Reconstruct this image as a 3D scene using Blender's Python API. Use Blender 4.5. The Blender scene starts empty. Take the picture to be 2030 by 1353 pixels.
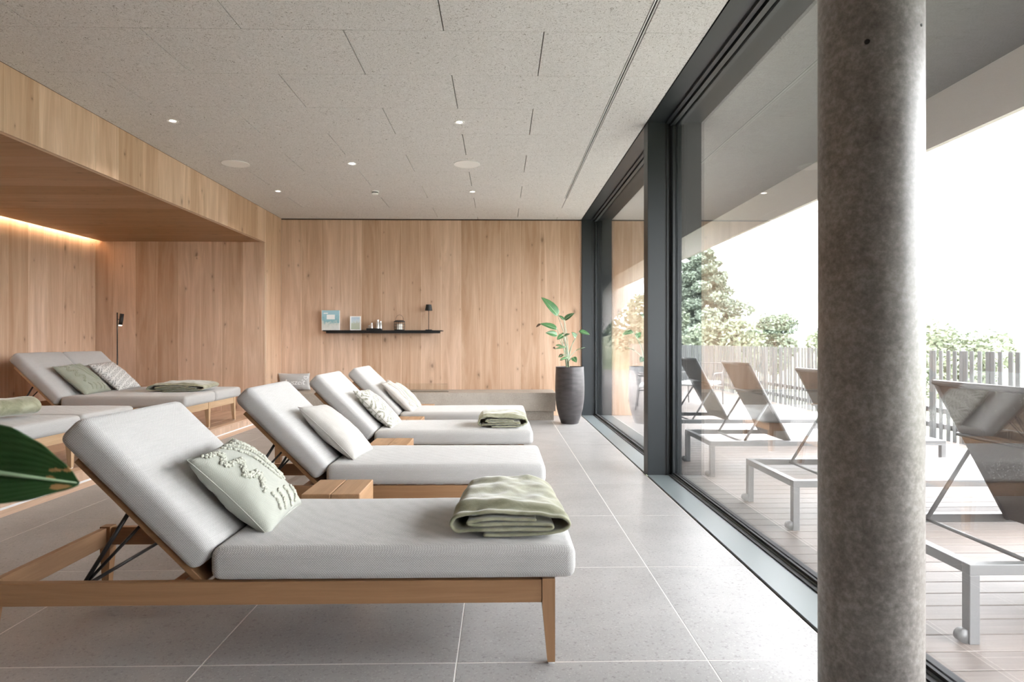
import bpy, bmesh, math, random
from mathutils import Vector, Matrix, noise
rnd = random.Random(7)
SC = bpy.context.scene
COL = SC.collection

# ------------------------------------------------------------------ camera
CAM_H = 1.14
YAW = math.radians(1.145)
cam_data = bpy.data.cameras.new('camera')
cam_data.sensor_width = 36.0
cam_data.lens = 1201.0 / 2030.0 * 36.0
cam_data.clip_start = 0.05
cam_data.clip_end = 2000
cam_data.dof.use_dof = True
cam_data.dof.focus_distance = 3.4
cam_data.dof.aperture_fstop = 4.0
cam = bpy.data.objects.new('camera', cam_data)
cam.location = (0, 0, CAM_H)
cam.rotation_euler = (math.pi / 2, 0, -YAW)
COL.objects.link(cam)
SC.camera = cam

# ------------------------------------------------------------------ sky
SKY = 5.2
world = bpy.data.worlds.new('overcast_sky')
SC.world = world
world.use_nodes = True
wn = world.node_tree
wn.nodes.clear()
wo = wn.nodes.new('ShaderNodeOutputWorld')
wb = wn.nodes.new('ShaderNodeBackground')
wb.inputs['Color'].default_value = (0.95, 0.975, 1.0, 1)
wb.inputs['Strength'].default_value = SKY
wn.links.new(wb.outputs[0], wo.inputs[0])
SC.view_settings.view_transform = 'Standard'
SC.view_settings.look = 'None'
SC.view_settings.gamma = 1.0
SC.view_settings.use_curve_mapping = False
SC.view_settings.exposure = 2.0
SC.cycles.use_denoising = True
SC.cycles.max_bounces = 10
SC.cycles.diffuse_bounces = 6
SC.cycles.glossy_bounces = 4
SC.cycles.transparent_max_bounces = 16
SC.cycles.sample_clamp_indirect = 12.0

# ------------------------------------------------------------------ material helpers
class NT:
    def __init__(s, name):
        s.m = bpy.data.materials.new(name)
        s.m.use_nodes = True
        s.t = s.m.node_tree
        s.b = s.t.nodes['Principled BSDF']
        s.o = s.t.nodes['Material Output']
    def n(s, kind, **kw):
        nd = s.t.nodes.new('ShaderNode' + kind)
        for k, v in kw.items():
            if k in nd.inputs:
                nd.inputs[k].default_value = v
            else:
                setattr(nd, k, v)
        return nd
    def l(s, a, b):
        s.t.links.new(a, b)
    def mth(s, op, a, b=None):
        nd = s.n('Math', operation=op)
        for i, v in enumerate((a, b)):
            if v is None: continue
            if isinstance(v, (int, float)): nd.inputs[i].default_value = v
            else: s.l(v, nd.inputs[i])
        return nd.outputs[0]
    def ramp(s, fac, stops):
        nd = s.n('ValToRGB')
        el = nd.color_ramp.elements
        while len(el) < len(stops): el.new(0.5)
        for e, (p, c) in zip(el, stops):
            e.position = p
            e.color = tuple(c) + (1,) if len(c) == 3 else c
        s.l(fac, nd.inputs[0])
        return nd.outputs[0]
    def mix(s, fac, a, b, mode='MIX'):
        nd = s.n('Mix', data_type='RGBA', blend_type=mode)
        for sock, v in ((nd.inputs[0], fac), (nd.inputs[6], a), (nd.inputs[7], b)):
            if isinstance(v, (int, float)): sock.default_value = v
            elif isinstance(v, tuple): sock.default_value = v + (1,) if len(v) == 3 else v
            else: s.l(v, sock)
        return nd.outputs[2]
    def bump(s, h, strength=0.3, dist=0.005):
        nd = s.n('Bump', Strength=strength, Distance=dist)
        s.l(h, nd.inputs['Height'])
        s.l(nd.outputs[0], s.b.inputs['Normal'])
    def coords(s, scale=(1, 1, 1), rot=(0, 0, 0), rand=0.0):
        tc = s.n('TexCoord')
        mp = s.n('Mapping')
        mp.inputs['Scale'].default_value = scale
        mp.inputs['Rotation'].default_value = rot
        src = tc.outputs['Object']
        if rand:
            oi = s.n('ObjectInfo')
            cb = s.n('CombineXYZ')
            s.l(s.mth('MULTIPLY', oi.outputs['Random'], rand), cb.inputs[0])
            s.l(s.mth('MULTIPLY', oi.outputs['Random'], rand * 2.7), cb.inputs[1])
            s.l(s.mth('MULTIPLY', oi.outputs['Random'], rand * 5.3), cb.inputs[2])
            ad = s.n('VectorMath', operation='ADD')
            s.l(src, ad.inputs[0]); s.l(cb.outputs[0], ad.inputs[1])
            src = ad.outputs[0]
        s.l(src, mp.inputs[0])
        return mp.outputs[0]
    def noise(s, vec, scale, detail=4, rough=0.5, dist=0.0):
        nd = s.n('TexNoise', Scale=scale, Detail=detail, Roughness=rough, Distortion=dist)
        s.l(vec, nd.inputs['Vector'])
        return nd.outputs['Fac']
    def set(s, **kw):
        names = dict(color='Base Color', rough='Roughness', metal='Metallic', spec='Specular IOR Level',
                     sheen='Sheen Weight', srough='Sheen Roughness', alpha='Alpha', emit='Emission Color', estr='Emission Strength',
                     coat='Coat Weight', trans='Transmission Weight', sub='Subsurface Weight')
        for k, v in kw.items():
            sk = s.b.inputs[names[k]]
            if isinstance(v, (int, float)): sk.default_value = v
            elif isinstance(v, tuple): sk.default_value = v + (1,) if len(v) == 3 else v
            else: s.l(v, sk)
        return s.m

def plain(name, color, rough=0.5, **kw):
    return NT(name).set(color=color, rough=rough, **kw)

def wood(name, dark, light, axis, rough=0.45, knots=True, rand=40.0, vary=0.16, grain=1.0):
    t = NT(name)
    ax = {'x': 0, 'y': 1, 'z': 2}[axis]
    sc = [8.0 * grain] * 3; sc[ax] = 0.6 * grain
    v = t.coords(tuple(sc), rand=rand)
    g = t.noise(v, 1.0, 6, 0.6, 1.2)
    sc2 = [70.0] * 3; sc2[ax] = 2.2
    v2 = t.coords(tuple(sc2), rand=rand)
    fine = t.noise(v2, 1.6, 3, 0.6)
    c = t.ramp(g, [(0.28, dark), (0.52, tuple((a + b) / 2 for a, b in zip(dark, light))), (0.72, light)])
    c = t.mix(t.mth('MULTIPLY', t.mth('SUBTRACT', 0.62, fine), 0.55), c, tuple(x * 0.55 for x in dark))
    if knots:
        vk0 = t.coords((1, 1, 1), rand=rand)
        sp_ = t.n('SeparateXYZ'); t.l(vk0, sp_.inputs[0])
        o_ = [i for i in range(3) if i != ax]
        cu = t.mth('MULTIPLY', t.mth('ADD', sp_.outputs[o_[0]], sp_.outputs[o_[1]]), 6.5)
        cv = t.mth('MULTIPLY', sp_.outputs[ax], 3.6)
        cb_ = t.n('CombineXYZ'); t.l(cu, cb_.inputs[0]); t.l(cv, cb_.inputs[1])
        vk = cb_.outputs[0]
        wob = t.n('TexNoise', Scale=4.0, Detail=2.0)
        t.l(vk, wob.inputs['Vector'])
        va = t.n('VectorMath', operation='SCALE'); va.inputs['Scale'].default_value = 0.16
        t.l(wob.outputs['Color'], va.inputs[0])
        vb = t.n('VectorMath', operation='ADD')
        t.l(vk, vb.inputs[0]); t.l(va.outputs[0], vb.inputs[1])
        vo = t.n('TexVoronoi', voronoi_dimensions='2D', Scale=1.0)
        t.l(vb.outputs[0], vo.inputs['Vector'])
        gs = t.n('SeparateColor'); t.l(vo.outputs['Color'], gs.inputs[0])
        k = t.ramp(t.mth('MULTIPLY', vo.outputs['Distance'], t.mth('ADD', 0.45, t.mth('MULTIPLY', gs.outputs[1], 1.5))), [(0.0, (1, 1, 1)), (0.035, (0.8, 0.8, 0.8)), (0.075, (0.25, 0.25, 0.25)), (0.20, (0, 0, 0))])
        kk = t.mth('MULTIPLY', k, t.mth('GREATER_THAN', gs.outputs[0], 0.78))
        c = t.mix(t.mth('MULTIPLY', kk, 0.8), c, tuple(x * 0.36 for x in dark))
    oi = t.n('ObjectInfo')
    hs = t.n('HueSaturation')
    t.l(c, hs.inputs['Color'])
    t.l(t.mth('ADD', t.mth('MULTIPLY', oi.outputs['Random'], vary), 1.0 - vary / 2), hs.inputs['Value'])
    t.l(t.mth('ADD', t.mth('MULTIPLY', oi.outputs['Random'], -vary * 0.7), 1.0 + vary * 0.35), hs.inputs['Saturation'])
    t.bump(fine, 0.12, 0.002)
    return t.set(color=hs.outputs[0], rough=rough, spec=0.35)

def stone(name, a, b, speck, scale=60, rough=0.55, rand=30.0, amount=0.6):
    t = NT(name)
    v = t.coords(rand=rand)
    n1 = t.noise(v, 4.0, 5, 0.6)
    n2 = t.noise(v, scale, 3, 0.65)
    n3 = t.noise(v, scale * 1.9, 2, 0.5)
    c = t.ramp(n1, [(0.3, a), (0.7, b)])
    c = t.mix(t.mth('MULTIPLY', t.ramp(n2, [(0.56, (0, 0, 0)), (0.70, (1, 1, 1))]), amount), c, speck)
    c = t.mix(t.mth('MULTIPLY', t.ramp(n3, [(0.60, (0, 0, 0)), (0.72, (1, 1, 1))]), amount), c, tuple(min(1, x * 1.45) for x in b))
    t.bump(n2, 0.05, 0.002)
    return t.set(color=c, rough=rough, spec=0.4)

def fabric(name, light, dark, period=0.006, strength=0.5, rand=0.0):
    t = NT(name)
    v = t.coords(rand=rand)
    s = 2 * math.pi / period / 20.0
    w1 = t.n('TexWave', wave_type='BANDS', bands_direction='DIAGONAL', Scale=s, Distortion=1.5, Detail=1.0)
    w1.inputs['Detail Scale'].default_value = 3.0
    t.l(v, w1.inputs['Vector'])
    v2 = t.coords((1, 1, -1), rand=rand)
    w2 = t.n('TexWave', wave_type='BANDS', bands_direction='DIAGONAL', Scale=s * 0.9, Distortion=1.5, Detail=1.0)
    t.l(v2, w2.inputs['Vector'])
    w = t.mth('MULTIPLY', w1.outputs['Fac'], w2.outputs['Fac'])
    vs = t.coords((8, 8, 160), rand=rand)
    slub = t.noise(vs, 1.5, 3, 0.6)
    f = t.mth('ADD', t.mth('MULTIPLY', w, 0.9), t.mth('MULTIPLY', slub, 0.5))
    c = t.ramp(f, [(0.15, dark), (0.75, light)])
    big = t.noise(v, 5.0, 3)
    c = t.mix(t.mth('MULTIPLY', big, 0.16), c, tuple(x * 0.75 for x in light))
    t.bump(f, strength, 0.002)
    return t.set(color=c, rough=0.9, spec=0.15, sheen=0.25)

# ------------------------------------------------------------------ materials
OAK_D, OAK_L = (0.50, 0.322, 0.212), (0.75, 0.55, 0.415)
M = {}
M['oak_z'] = wood('oak_panel_vertical', OAK_D, OAK_L, 'z', vary=0.26)
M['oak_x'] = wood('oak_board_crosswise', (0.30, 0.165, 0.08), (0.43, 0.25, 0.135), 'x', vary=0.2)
M['oak_y'] = wood('oak_board_lengthwise', OAK_D, OAK_L, 'y')
M['frame_x'] = wood('oak_frame', (0.24, 0.128, 0.062), (0.36, 0.205, 0.108), 'x', rough=0.4, knots=False, vary=0.08, grain=1.6)
M['frame_y'] = wood('oak_frame_cross', (0.28, 0.155, 0.08), (0.42, 0.25, 0.14), 'y', rough=0.4, knots=False, vary=0.08, grain=1.6)
M['frame_z'] = wood('oak_leg', (0.24, 0.128, 0.062), (0.36, 0.205, 0.108), 'z', rough=0.4, knots=False, vary=0.08, grain=1.6)
M['pale_z'] = wood('pale_oak_leg', (0.50, 0.33, 0.19), (0.66, 0.47, 0.30), 'z', rough=0.4, knots=False, vary=0.08, grain=1.6)
M['pale_x'] = wood('pale_oak_rail', (0.50, 0.33, 0.19), (0.66, 0.47, 0.30), 'x', rough=0.4, knots=False, vary=0.08, grain=1.6)
M['pale_y'] = wood('pale_oak_rail_cross', (0.50, 0.33, 0.19), (0.66, 0.47, 0.30), 'y', rough=0.4, knots=False, vary=0.08, grain=1.6)
M['block'] = wood('oak_block', (0.33, 0.19, 0.10), (0.47, 0.29, 0.165), 'y', rough=0.45, vary=0.08, grain=1.3)
M['seam'] = plain('light_joint', (0.78, 0.62, 0.46), 0.7)  # pale raw wood at plank joints, also paints in their bevel highlights
M['tile'] = stone('floor_tile', (0.30, 0.292, 0.286), (0.36, 0.352, 0.346), (0.14, 0.13, 0.122), 70, rough=0.36)
M['grout'] = plain('grout', (0.78, 0.75, 0.71), 0.8)
M['bench'] = stone('bench_stone', (0.36, 0.32, 0.275), (0.44, 0.40, 0.35), (0.26, 0.23, 0.19), 45, rough=0.6)
M['black'] = plain('black_metal', (0.012, 0.012, 0.013), 0.45)
M['anthracite'] = plain('anthracite_frame', (0.020, 0.025, 0.028), 0.42, spec=0.5)
M['sill'] = plain('grey_sill', (0.15, 0.175, 0.18), 0.40, metal=0.1)
M['gasket'] = plain('rubber_gasket', (0.01, 0.01, 0.011), 0.6)
M['gap'] = plain('dark_joint', (0.06, 0.045, 0.035), 0.8)
M['white'] = plain('white_plastic', (0.88, 0.88, 0.88), 0.5)
M['cushion'] = fabric('cushion_weave', (0.50, 0.492, 0.48), (0.34, 0.332, 0.32), 0.0042, 0.4)
M['cream'] = fabric('cream_linen', (0.47, 0.45, 0.42), (0.39, 0.37, 0.34), 0.0035, 0.25)
M['sage'] = fabric('sage_cotton', (0.40, 0.41, 0.36), (0.33, 0.34, 0.295), 0.003, 0.25)
M['sage_dark'] = fabric('deep_sage_cotton', (0.31, 0.325, 0.265), (0.24, 0.25, 0.20), 0.003, 0.25)
M['tuft'] = plain('sage_tuft', (0.45, 0.455, 0.39), 0.95)
M['tuft_dark'] = plain('deep_sage_tuft', (0.30, 0.31, 0.24), 0.95)
M['tuft_cream'] = plain('cream_tuft', (0.50, 0.475, 0.42), 0.95)
M['grey_fabric'] = fabric('grey_canvas', (0.52, 0.52, 0.515), (0.43, 0.43, 0.425), 0.003, 0.2)
M['alu'] = plain('grey_aluminium', (0.10, 0.10, 0.10), 0.45, metal=0.2)
M['steel'] = plain('brushed_steel', (0.66, 0.66, 0.65), 0.28, metal=0.9)
M['fence'] = wood('weathered_slat', (0.075, 0.08, 0.082), (0.12, 0.125, 0.125), 'z', rough=0.8, knots=False, vary=0.3)
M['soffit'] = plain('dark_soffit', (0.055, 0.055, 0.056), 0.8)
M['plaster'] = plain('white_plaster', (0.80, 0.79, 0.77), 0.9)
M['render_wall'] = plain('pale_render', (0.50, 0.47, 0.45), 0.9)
M['soil'] = stone('soil', (0.06, 0.04, 0.03), (0.10, 0.07, 0.05), (0.02, 0.015, 0.01), 30)
M['candle'] = plain('candle_wax', (0.86, 0.83, 0.78), 0.5)
M['bark'] = stone('bark', (0.16, 0.12, 0.09), (0.24, 0.19, 0.15), (0.08, 0.06, 0.05), 20)
M['brown_spot'] = plain('dry_leaf_spot', (0.42, 0.25, 0.10), 0.7)

def deck_mat():
    t = NT('deck_board')
    v = t.coords((1.0, 30, 30), rand=40.0)
    g = t.noise(v, 1.6, 5, 0.6, 0.8)
    c = t.ramp(g, [(0.3, (0.10, 0.076, 0.064)), (0.7, (0.15, 0.122, 0.106))])
    oi = t.n('ObjectInfo'); hs = t.n('HueSaturation')
    t.l(c, hs.inputs['Color'])
    t.l(t.mth('ADD', t.mth('MULTIPLY', oi.outputs['Random'], 0.2), 0.9), hs.inputs['Value'])
    return t.set(color=hs.outputs[0], rough=0.6)
M['deck'] = deck_mat()

def woodwool():
    t = NT('wood_wool_panel')
    v = t.coords(rand=20.0)
    w = t.n('TexNoise', Scale=9.0, Detail=2.0)
    t.l(v, w.inputs['Vector'])
    sc = t.n('VectorMath', operation='SCALE'); sc.inputs['Scale'].default_value = 0.25
    t.l(w.outputs['Color'], sc.inputs[0])
    ad = t.n('VectorMath', operation='ADD'); t.l(v, ad.inputs[0]); t.l(sc.outputs[0], ad.inputs[1])
    mp1 = t.n('Mapping'); mp1.inputs['Scale'].default_value = (60, 190, 60); mp1.inputs['Rotation'].default_value = (0, 0, 0.6)
    mp2 = t.n('Mapping'); mp2.inputs['Scale'].default_value = (190, 60, 60); mp2.inputs['Rotation'].default_value = (0, 0, 0.5)
    for mp in (mp1, mp2): t.l(ad.outputs[0], mp.inputs[0])
    a = t.noise(mp1.outputs[0], 1.0, 3, 0.6)
    b = t.noise(mp2.outputs[0], 1.0, 3, 0.6)
    pores = t.mth('MINIMUM', a, b)
    c = t.ramp(pores, [(0.30, (0.20, 0.185, 0.165)), (0.40, (0.68, 0.67, 0.67)), (0.6, (0.80, 0.795, 0.80))])
    t.bump(pores, 0.6, 0.004)
    return t.set(color=c, rough=0.95, spec=0.1)
M['woodwool'] = woodwool()

def concrete():
    t = NT('concrete_column')
    v = t.coords()
    n1 = t.noise(v, 5.0, 6, 0.65)
    n2 = t.noise(v, 55.0, 6, 0.75)
    n3 = t.noise(v, 190.0, 3, 0.6)
    f = t.mth('ADD', t.mth('MULTIPLY', n1, 0.35), t.mth('MULTIPLY', n2, 0.65))
    c = t.ramp(f, [(0.36, (0.105, 0.092, 0.082)), (0.5, (0.19, 0.174, 0.159)), (0.64, (0.30, 0.284, 0.266))])
    c = t.mix(t.mth('MULTIPLY', t.ramp(n3, [(0.58, (0, 0, 0)), (0.72, (1, 1, 1))]), 0.35), c, (0.10, 0.085, 0.075))
    t.bump(n3, 0.12, 0.002)
    return t.set(color=c, rough=0.42, spec=0.5)
M['concrete'] = concrete()

def velvet():
    t = NT('olive_velvet')
    v = t.coords(rand=9.0)
    n1 = t.noise(v, 9.0, 4, 0.6, 0.6)
    n2 = t.noise(v, 220.0, 2, 0.6)
    c = t.ramp(n1, [(0.32, (0.17, 0.17, 0.105)), (0.66, (0.35, 0.345, 0.25))])
    t.bump(n2, 0.35, 0.002)
    return t.set(color=c, rough=0.85, spec=0.1, sheen=0.5, srough=0.4)
M['velvet'] = velvet()

def pattern(name, ground, ink, n):
    t = NT(name)
    tc = t.n('TexCoord'); sep = t.n('SeparateXYZ')
    t.l(tc.outputs['UV'], sep.inputs[0])
    nz = t.n('TexNoise', Scale=40.0, Detail=2.0); t.l(tc.outputs['UV'], nz.inputs['Vector'])
    jit = t.mth('MULTIPLY', t.mth('SUBTRACT', nz.outputs['Fac'], 0.5), 0.035)
    u = t.mth('MULTIPLY', sep.outputs[0], n); v = t.mth('MULTIPLY', sep.outputs[1], n)
    pu = t.mth('ABSOLUTE', t.mth('SUBTRACT', t.mth('FRACT', u), 0.5))
    pv = t.mth('ABSOLUTE', t.mth('SUBTRACT', t.mth('FRACT', v), 0.5))
    d = t.mth('ADD', t.mth('ADD', pu, pv), jit)
    ring = t.mth('LESS_THAN', t.mth('FRACT', t.mth('MULTIPLY', d, 3.2)), 0.50)
    cut = t.mth('GREATER_THAN', t.mth('ABSOLUTE', t.mth('SUBTRACT', t.mth('FRACT', t.mth('ADD', t.mth('MULTIPLY', u, 1.5), t.mth('MULTIPLY', v, 0.5))), 0.5)), 0.12)
    m = t.mth('MULTIPLY', ring, cut)
    fade = t.ramp(nz.outputs['Fac'], [(0.35, (0.45, 0.45, 0.45)), (0.6, (1, 1, 1))])
    c = t.mix(t.mth('MULTIPLY', m, fade), ground, ink)
    t.bump(nz.outputs['Fac'], 0.1, 0.002)
    return t.set(color=c, rough=0.9, spec=0.15)
M['pattern_big'] = pattern('key_pattern_print', (0.52, 0.51, 0.475), (0.20, 0.20, 0.155), 3.0)
M['pattern_small'] = pattern('diamond_pattern_print', (0.62, 0.61, 0.59), (0.24, 0.245, 0.235), 4.5)

def leaf_mat(name, a, b, gloss=0.35):
    t = NT(name)
    v = t.coords()
    n1 = t.noise(v, 14.0, 3)
    c = t.ramp(n1, [(0.3, a), (0.7, b)])
    return t.set(color=c, rough=gloss, spec=0.5)
M['leaf'] = leaf_mat('strelitzia_leaf', (0.04, 0.125, 0.04), (0.08, 0.19, 0.07))
M['leaf_near'] = leaf_mat('rubber_plant_leaf', (0.018, 0.062, 0.018), (0.036, 0.10, 0.032))
M['leaf_dry'] = leaf_mat('dried_leaf_tip', (0.05, 0.03, 0.015), (0.10, 0.06, 0.03), 0.7)
M['vein'] = plain('leaf_vein', (0.30, 0.42, 0.26), 0.5)
M['stem'] = leaf_mat('pale_stem', (0.24, 0.30, 0.20), (0.38, 0.42, 0.31))
M['tree_a'] = leaf_mat('larch_needles', (0.13, 0.165, 0.125), (0.20, 0.235, 0.185), 0.8)
M['tree_b'] = leaf_mat('bush_leaves', (0.11, 0.14, 0.10), (0.17, 0.205, 0.15), 0.8)
M['tree_c'] = leaf_mat('spring_leaves', (0.14, 0.17, 0.115), (0.205, 0.235, 0.165), 0.8)
M['meadow'] = stone('meadow_bank', (0.13, 0.16, 0.09), (0.21, 0.20, 0.14), (0.24, 0.18, 0.135), 0.9, rough=0.95, rand=0, amount=0.5)
M['hill'] = stone('hazy_wooded_hill', (0.13, 0.155, 0.155), (0.16, 0.185, 0.185), (0.10, 0.125, 0.125), 0.05, rough=1.0, rand=0, amount=0.4)  # blue-grey tint puts distance haze into the hill colour

def glass_mat(name, gain, tint):
    t = NT(name)
    t.t.nodes.remove(t.b)
    ge = t.n('NewGeometry')
    dt = t.n('VectorMath', operation='DOT_PRODUCT')
    t.l(ge.outputs['Normal'], dt.inputs[0]); t.l(ge.outputs['Incoming'], dt.inputs[1])
    inv = t.mth('SUBTRACT', 1.0, t.mth('ABSOLUTE', dt.outputs['Value']))
    r = t.mth('ADD', 0.042, t.mth('MULTIPLY', t.mth('POWER', inv, 5.0), 0.95))
    r = t.mth('MINIMUM', t.mth('MULTIPLY', r, gain), 0.97)
    tr = t.n('BsdfTransparent'); tr.inputs[0].default_value = tint + (1,)
    gl = t.n('BsdfGlossy'); gl.inputs['Roughness'].default_value = 0.0
    gl.inputs['Color'].default_value = (1, 1, 1, 1)
    mx = t.n('MixShader')
    t.l(r, mx.inputs[0]); t.l(tr.outputs[0], mx.inputs[1]); t.l(gl.outputs[0], mx.inputs[2])
    t.l(mx.outputs[0], t.o.inputs[0])
    return t.m
M['glass'] = glass_mat('window_glass', 1.9, (0.975, 0.975, 0.975))
M['clear'] = glass_mat('clear_glass', 1.0, (0.95, 0.96, 0.95))

def sling_mat():
    t = NT('mesh_sling')
    v = t.coords((1, 1, 1))
    ch = t.n('TexVoronoi', Scale=260.0); t.l(v, ch.inputs['Vector'])
    hole = t.mth('LESS_THAN', ch.outputs['Distance'], 0.28)
    t.set(color=(0.085, 0.075, 0.068), rough=0.7)
    tr = t.n('BsdfTransparent'); mx = t.n('MixShader')
    t.l(hole, mx.inputs[0]); t.l(t.b.outputs[0], mx.inputs[1]); t.l(tr.outputs[0], mx.inputs[2])
    t.l(mx.outputs[0], t.o.inputs[0])
    return t.m
M['sling'] = sling_mat()
M['sling_light'] = plain('pale_sling', (0.42, 0.43, 0.43), 0.7)

def emis(name, color, strength):
    t = NT(name)
    return t.set(color=(0, 0, 0), emit=color, estr=strength)
M['led'] = emis('warm_led', (1.0, 0.70, 0.43), 32.0)
M['lens'] = emis('downlight_lens', (1.0, 0.90, 0.78), 3.0)
M['lens_star'] = emis('downlight_lens_bright', (1.0, 0.94, 0.86), 60.0)
M['bulb'] = emis('reading_bulb', (1.0, 0.86, 0.68), 6.0)

# ------------------------------------------------------------------ mesh helpers
def link(name, me, mat=None, parent=None, loc=None, smooth=False):
    o = bpy.data.objects.new(name, me)
    COL.objects.link(o)
    if mat is not None and not me.materials:
        me.materials.append(M[mat] if isinstance(mat, str) else mat)
    if parent is not None: o.parent = parent
    if loc is not None: o.location = loc
    if smooth:
        for p in me.polygons: p.use_smooth = True
    return o

def bm_mesh(bm, name='mesh'):
    me = bpy.data.meshes.new(name)
    bmesh.ops.recalc_face_normals(bm, faces=bm.faces)
    bm.to_mesh(me); bm.free()
    return me

def box_bm(x0, x1, y0, y1, z0, z1, bev=0.0, seg=1, bm=None):
    bm2 = bmesh.new()
    bmesh.ops.create_cube(bm2, size=1.0)
    bmesh.ops.scale(bm2, vec=(x1 - x0, y1 - y0, z1 - z0), verts=bm2.verts)
    bmesh.ops.translate(bm2, vec=((x0 + x1) / 2, (y0 + y1) / 2, (z0 + z1) / 2), verts=bm2.verts)
    if bev: bmesh.ops.bevel(bm2, geom=bm2.edges[:], offset=bev, segments=seg, profile=0.5, affect='EDGES')
    if bm is None: return bm2
    me = bpy.data.meshes.new('tmp'); bm2.to_mesh(me); bm2.free(); bm.from_mesh(me); bpy.data.meshes.remove(me)
    return bm

def box(name, x0, x1, y0, y1, z0, z1, mat, parent=None, bev=0.0, seg=1, smooth=False):
    return link(name, bm_mesh(box_bm(x0, x1, y0, y1, z0, z1, bev, seg)), mat, parent, smooth=smooth)

def boxes(name, lst, mat, parent=None, bev=0.0):
    bm = bmesh.new()
    for b in lst: box_bm(*b, bev=bev, bm=bm)
    return link(name, bm_mesh(bm), mat, parent)

def tube_bm(pts, r, seg=8, bm=None, cap=True):
    bm = bm or bmesh.new()
    P = [Vector(p) for p in pts]
    rr = r if isinstance(r, (list, tuple)) else [r] * len(P)
    rings = []
    up = None
    for i, p in enumerate(P):
        d = (P[min(i + 1, len(P) - 1)] - P[max(i - 1, 0)]).normalized()
        if up is None:
            up = Vector((0, 0, 1)) if abs(d.z) < 0.9 else Vector((1, 0, 0))
        a = d.cross(up)
        if a.length < 1e-5: a = d.cross(Vector((0, 1, 0)))
        a.normalize(); b = a.cross(d).normalized(); up = b
        rings.append([bm.verts.new(p + a * (math.cos(t) * rr[i]) + b * (math.sin(t) * rr[i])) for t in (2 * math.pi * k / seg for k in range(seg))])
    for A, B in zip(rings, rings[1:]):
        for k in range(seg):
            bm.faces.new((A[k], A[(k + 1) % seg], B[(k + 1) % seg], B[k]))
    if cap:
        bm.faces.new(rings[0]); bm.faces.new(rings[-1])
    return bm

def tube(name, pts, r, mat, parent=None, seg=8):
    return link(name, bm_mesh(tube_bm(pts, r, seg)), mat, parent, smooth=True)

def spline(pts, n=8):
    P = [Vector(p) for p in pts]
    out = []
    for i in range(len(P) - 1):
        p0, p1, p2, p3 = P[max(i - 1, 0)], P[i], P[i + 1], P[min(i + 2, len(P) - 1)]
        for k in range(n):
            t = k / n
            out.append(0.5 * ((2 * p1) + (p2 - p0) * t + (2 * p0 - 5 * p1 + 4 * p2 - p3) * t * t + (3 * p1 - p0 - 3 * p2 + p3) * t ** 3))
    out.append(P[-1])
    return out

def lathe_bm(prof, seg=32, center=(0, 0, 0), bm=None):
    bm = bm or bmesh.new()
    cx, cy, cz = center
    rings = []
    for r, z in prof:
        if r < 1e-6:
            rings.append([bm.verts.new((cx, cy, cz + z))])
        else:
            rings.append([bm.verts.new((cx + r * math.cos(2 * math.pi * k / seg), cy + r * math.sin(2 * math.pi * k / seg), cz + z)) for k in range(seg)])
    for A, B in zip(rings, rings[1:]):
        for k in range(seg):
            a, b = A[k % len(A)], A[(k + 1) % len(A)]
            c, d = B[(k + 1) % len(B)], B[k % len(B)]
            vs = []
            for v in (a, b, c, d):
                if v not in vs: vs.append(v)
            if len(vs) >= 3: bm.faces.new(vs)
    return bm

def lathe(name, prof, mat, parent=None, seg=32, center=(0, 0, 0), smooth=True):
    o = link(name, bm_mesh(lathe_bm(prof, seg, center)), mat, parent, smooth=smooth)
    if smooth:
        md = o.modifiers.new('edge', 'EDGE_SPLIT'); md.split_angle = math.radians(40)
    return o

def prism(name, poly, y0, y1, mat, parent=None):
    """polygon in XZ, extruded along Y"""
    bm = bmesh.new()
    a = [bm.verts.new((x, y0, z)) for x, z in poly]
    b = [bm.verts.new((x, y1, z)) for x, z in poly]
    bm.faces.new(a); bm.faces.new(b[::-1])
    for i in range(len(poly)):
        j = (i + 1) % len(poly)
        bm.faces.new((a[i], b[i], b[j], a[j]))
    return link(name, bm_mesh(bm), mat, parent)

def thing(name, label, cat, loc=(0, 0, 0), rz=0.0, group=None):
    o = bpy.data.objects.new(name, None)
    o.empty_display_size = 0.1
    COL.objects.link(o)
    o.location = loc; o.rotation_euler = (0, 0, rz)
    tag(o, label, cat, group)
    return o

def tag(o, label, cat, group=None, kind=None):
    o['label'] = label; o['category'] = cat
    if group: o['group'] = group
    if kind: o['kind'] = kind
    return o

def struct(o, label=None):
    o['kind'] = 'structure'
    if label: o['label'] = label
    return o

def copy_tree(o, parent=None):
    c = o.copy(); COL.objects.link(c)
    if parent is not None:
        c.parent = parent; c.matrix_parent_inverse = o.matrix_parent_inverse.copy()
    for ch in list(o.children): copy_tree(ch, c)
    return c

def share_planks(name, parent, mat, spots, dims, bev=0.0015):
    """alike boards: spots are centres, dims a full size; mesh shared per size"""
    cache = {}
    for s, d in zip(spots, dims):
        k = tuple(round(v, 4) for v in d)
        if k not in cache:
            me = bm_mesh(box_bm(-d[0] / 2, d[0] / 2, -d[1] / 2, d[1] / 2, -d[2] / 2, d[2] / 2, bev))
            me.materials.append(M[mat]); cache[k] = me
        o = bpy.data.objects.new(name, cache[k]); COL.objects.link(o)
        o.parent = parent; o.location = s

# ================================================================== STRUCTURE
H = 2.995          # ceiling height
XW = 1.25          # inner edge of window sill
XG = 1.485         # glass plane
YB = 9.25          # back wall
YR = -3.0          # wall behind the camera
XF = -3.31         # fascia / pier plane
XA = -5.70         # back of alcove
YA = 8.65          # far end of alcove
ZA = 2.545         # alcove ceiling
XP, ZP = -3.215, 0.15   # platform edge and height

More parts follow.
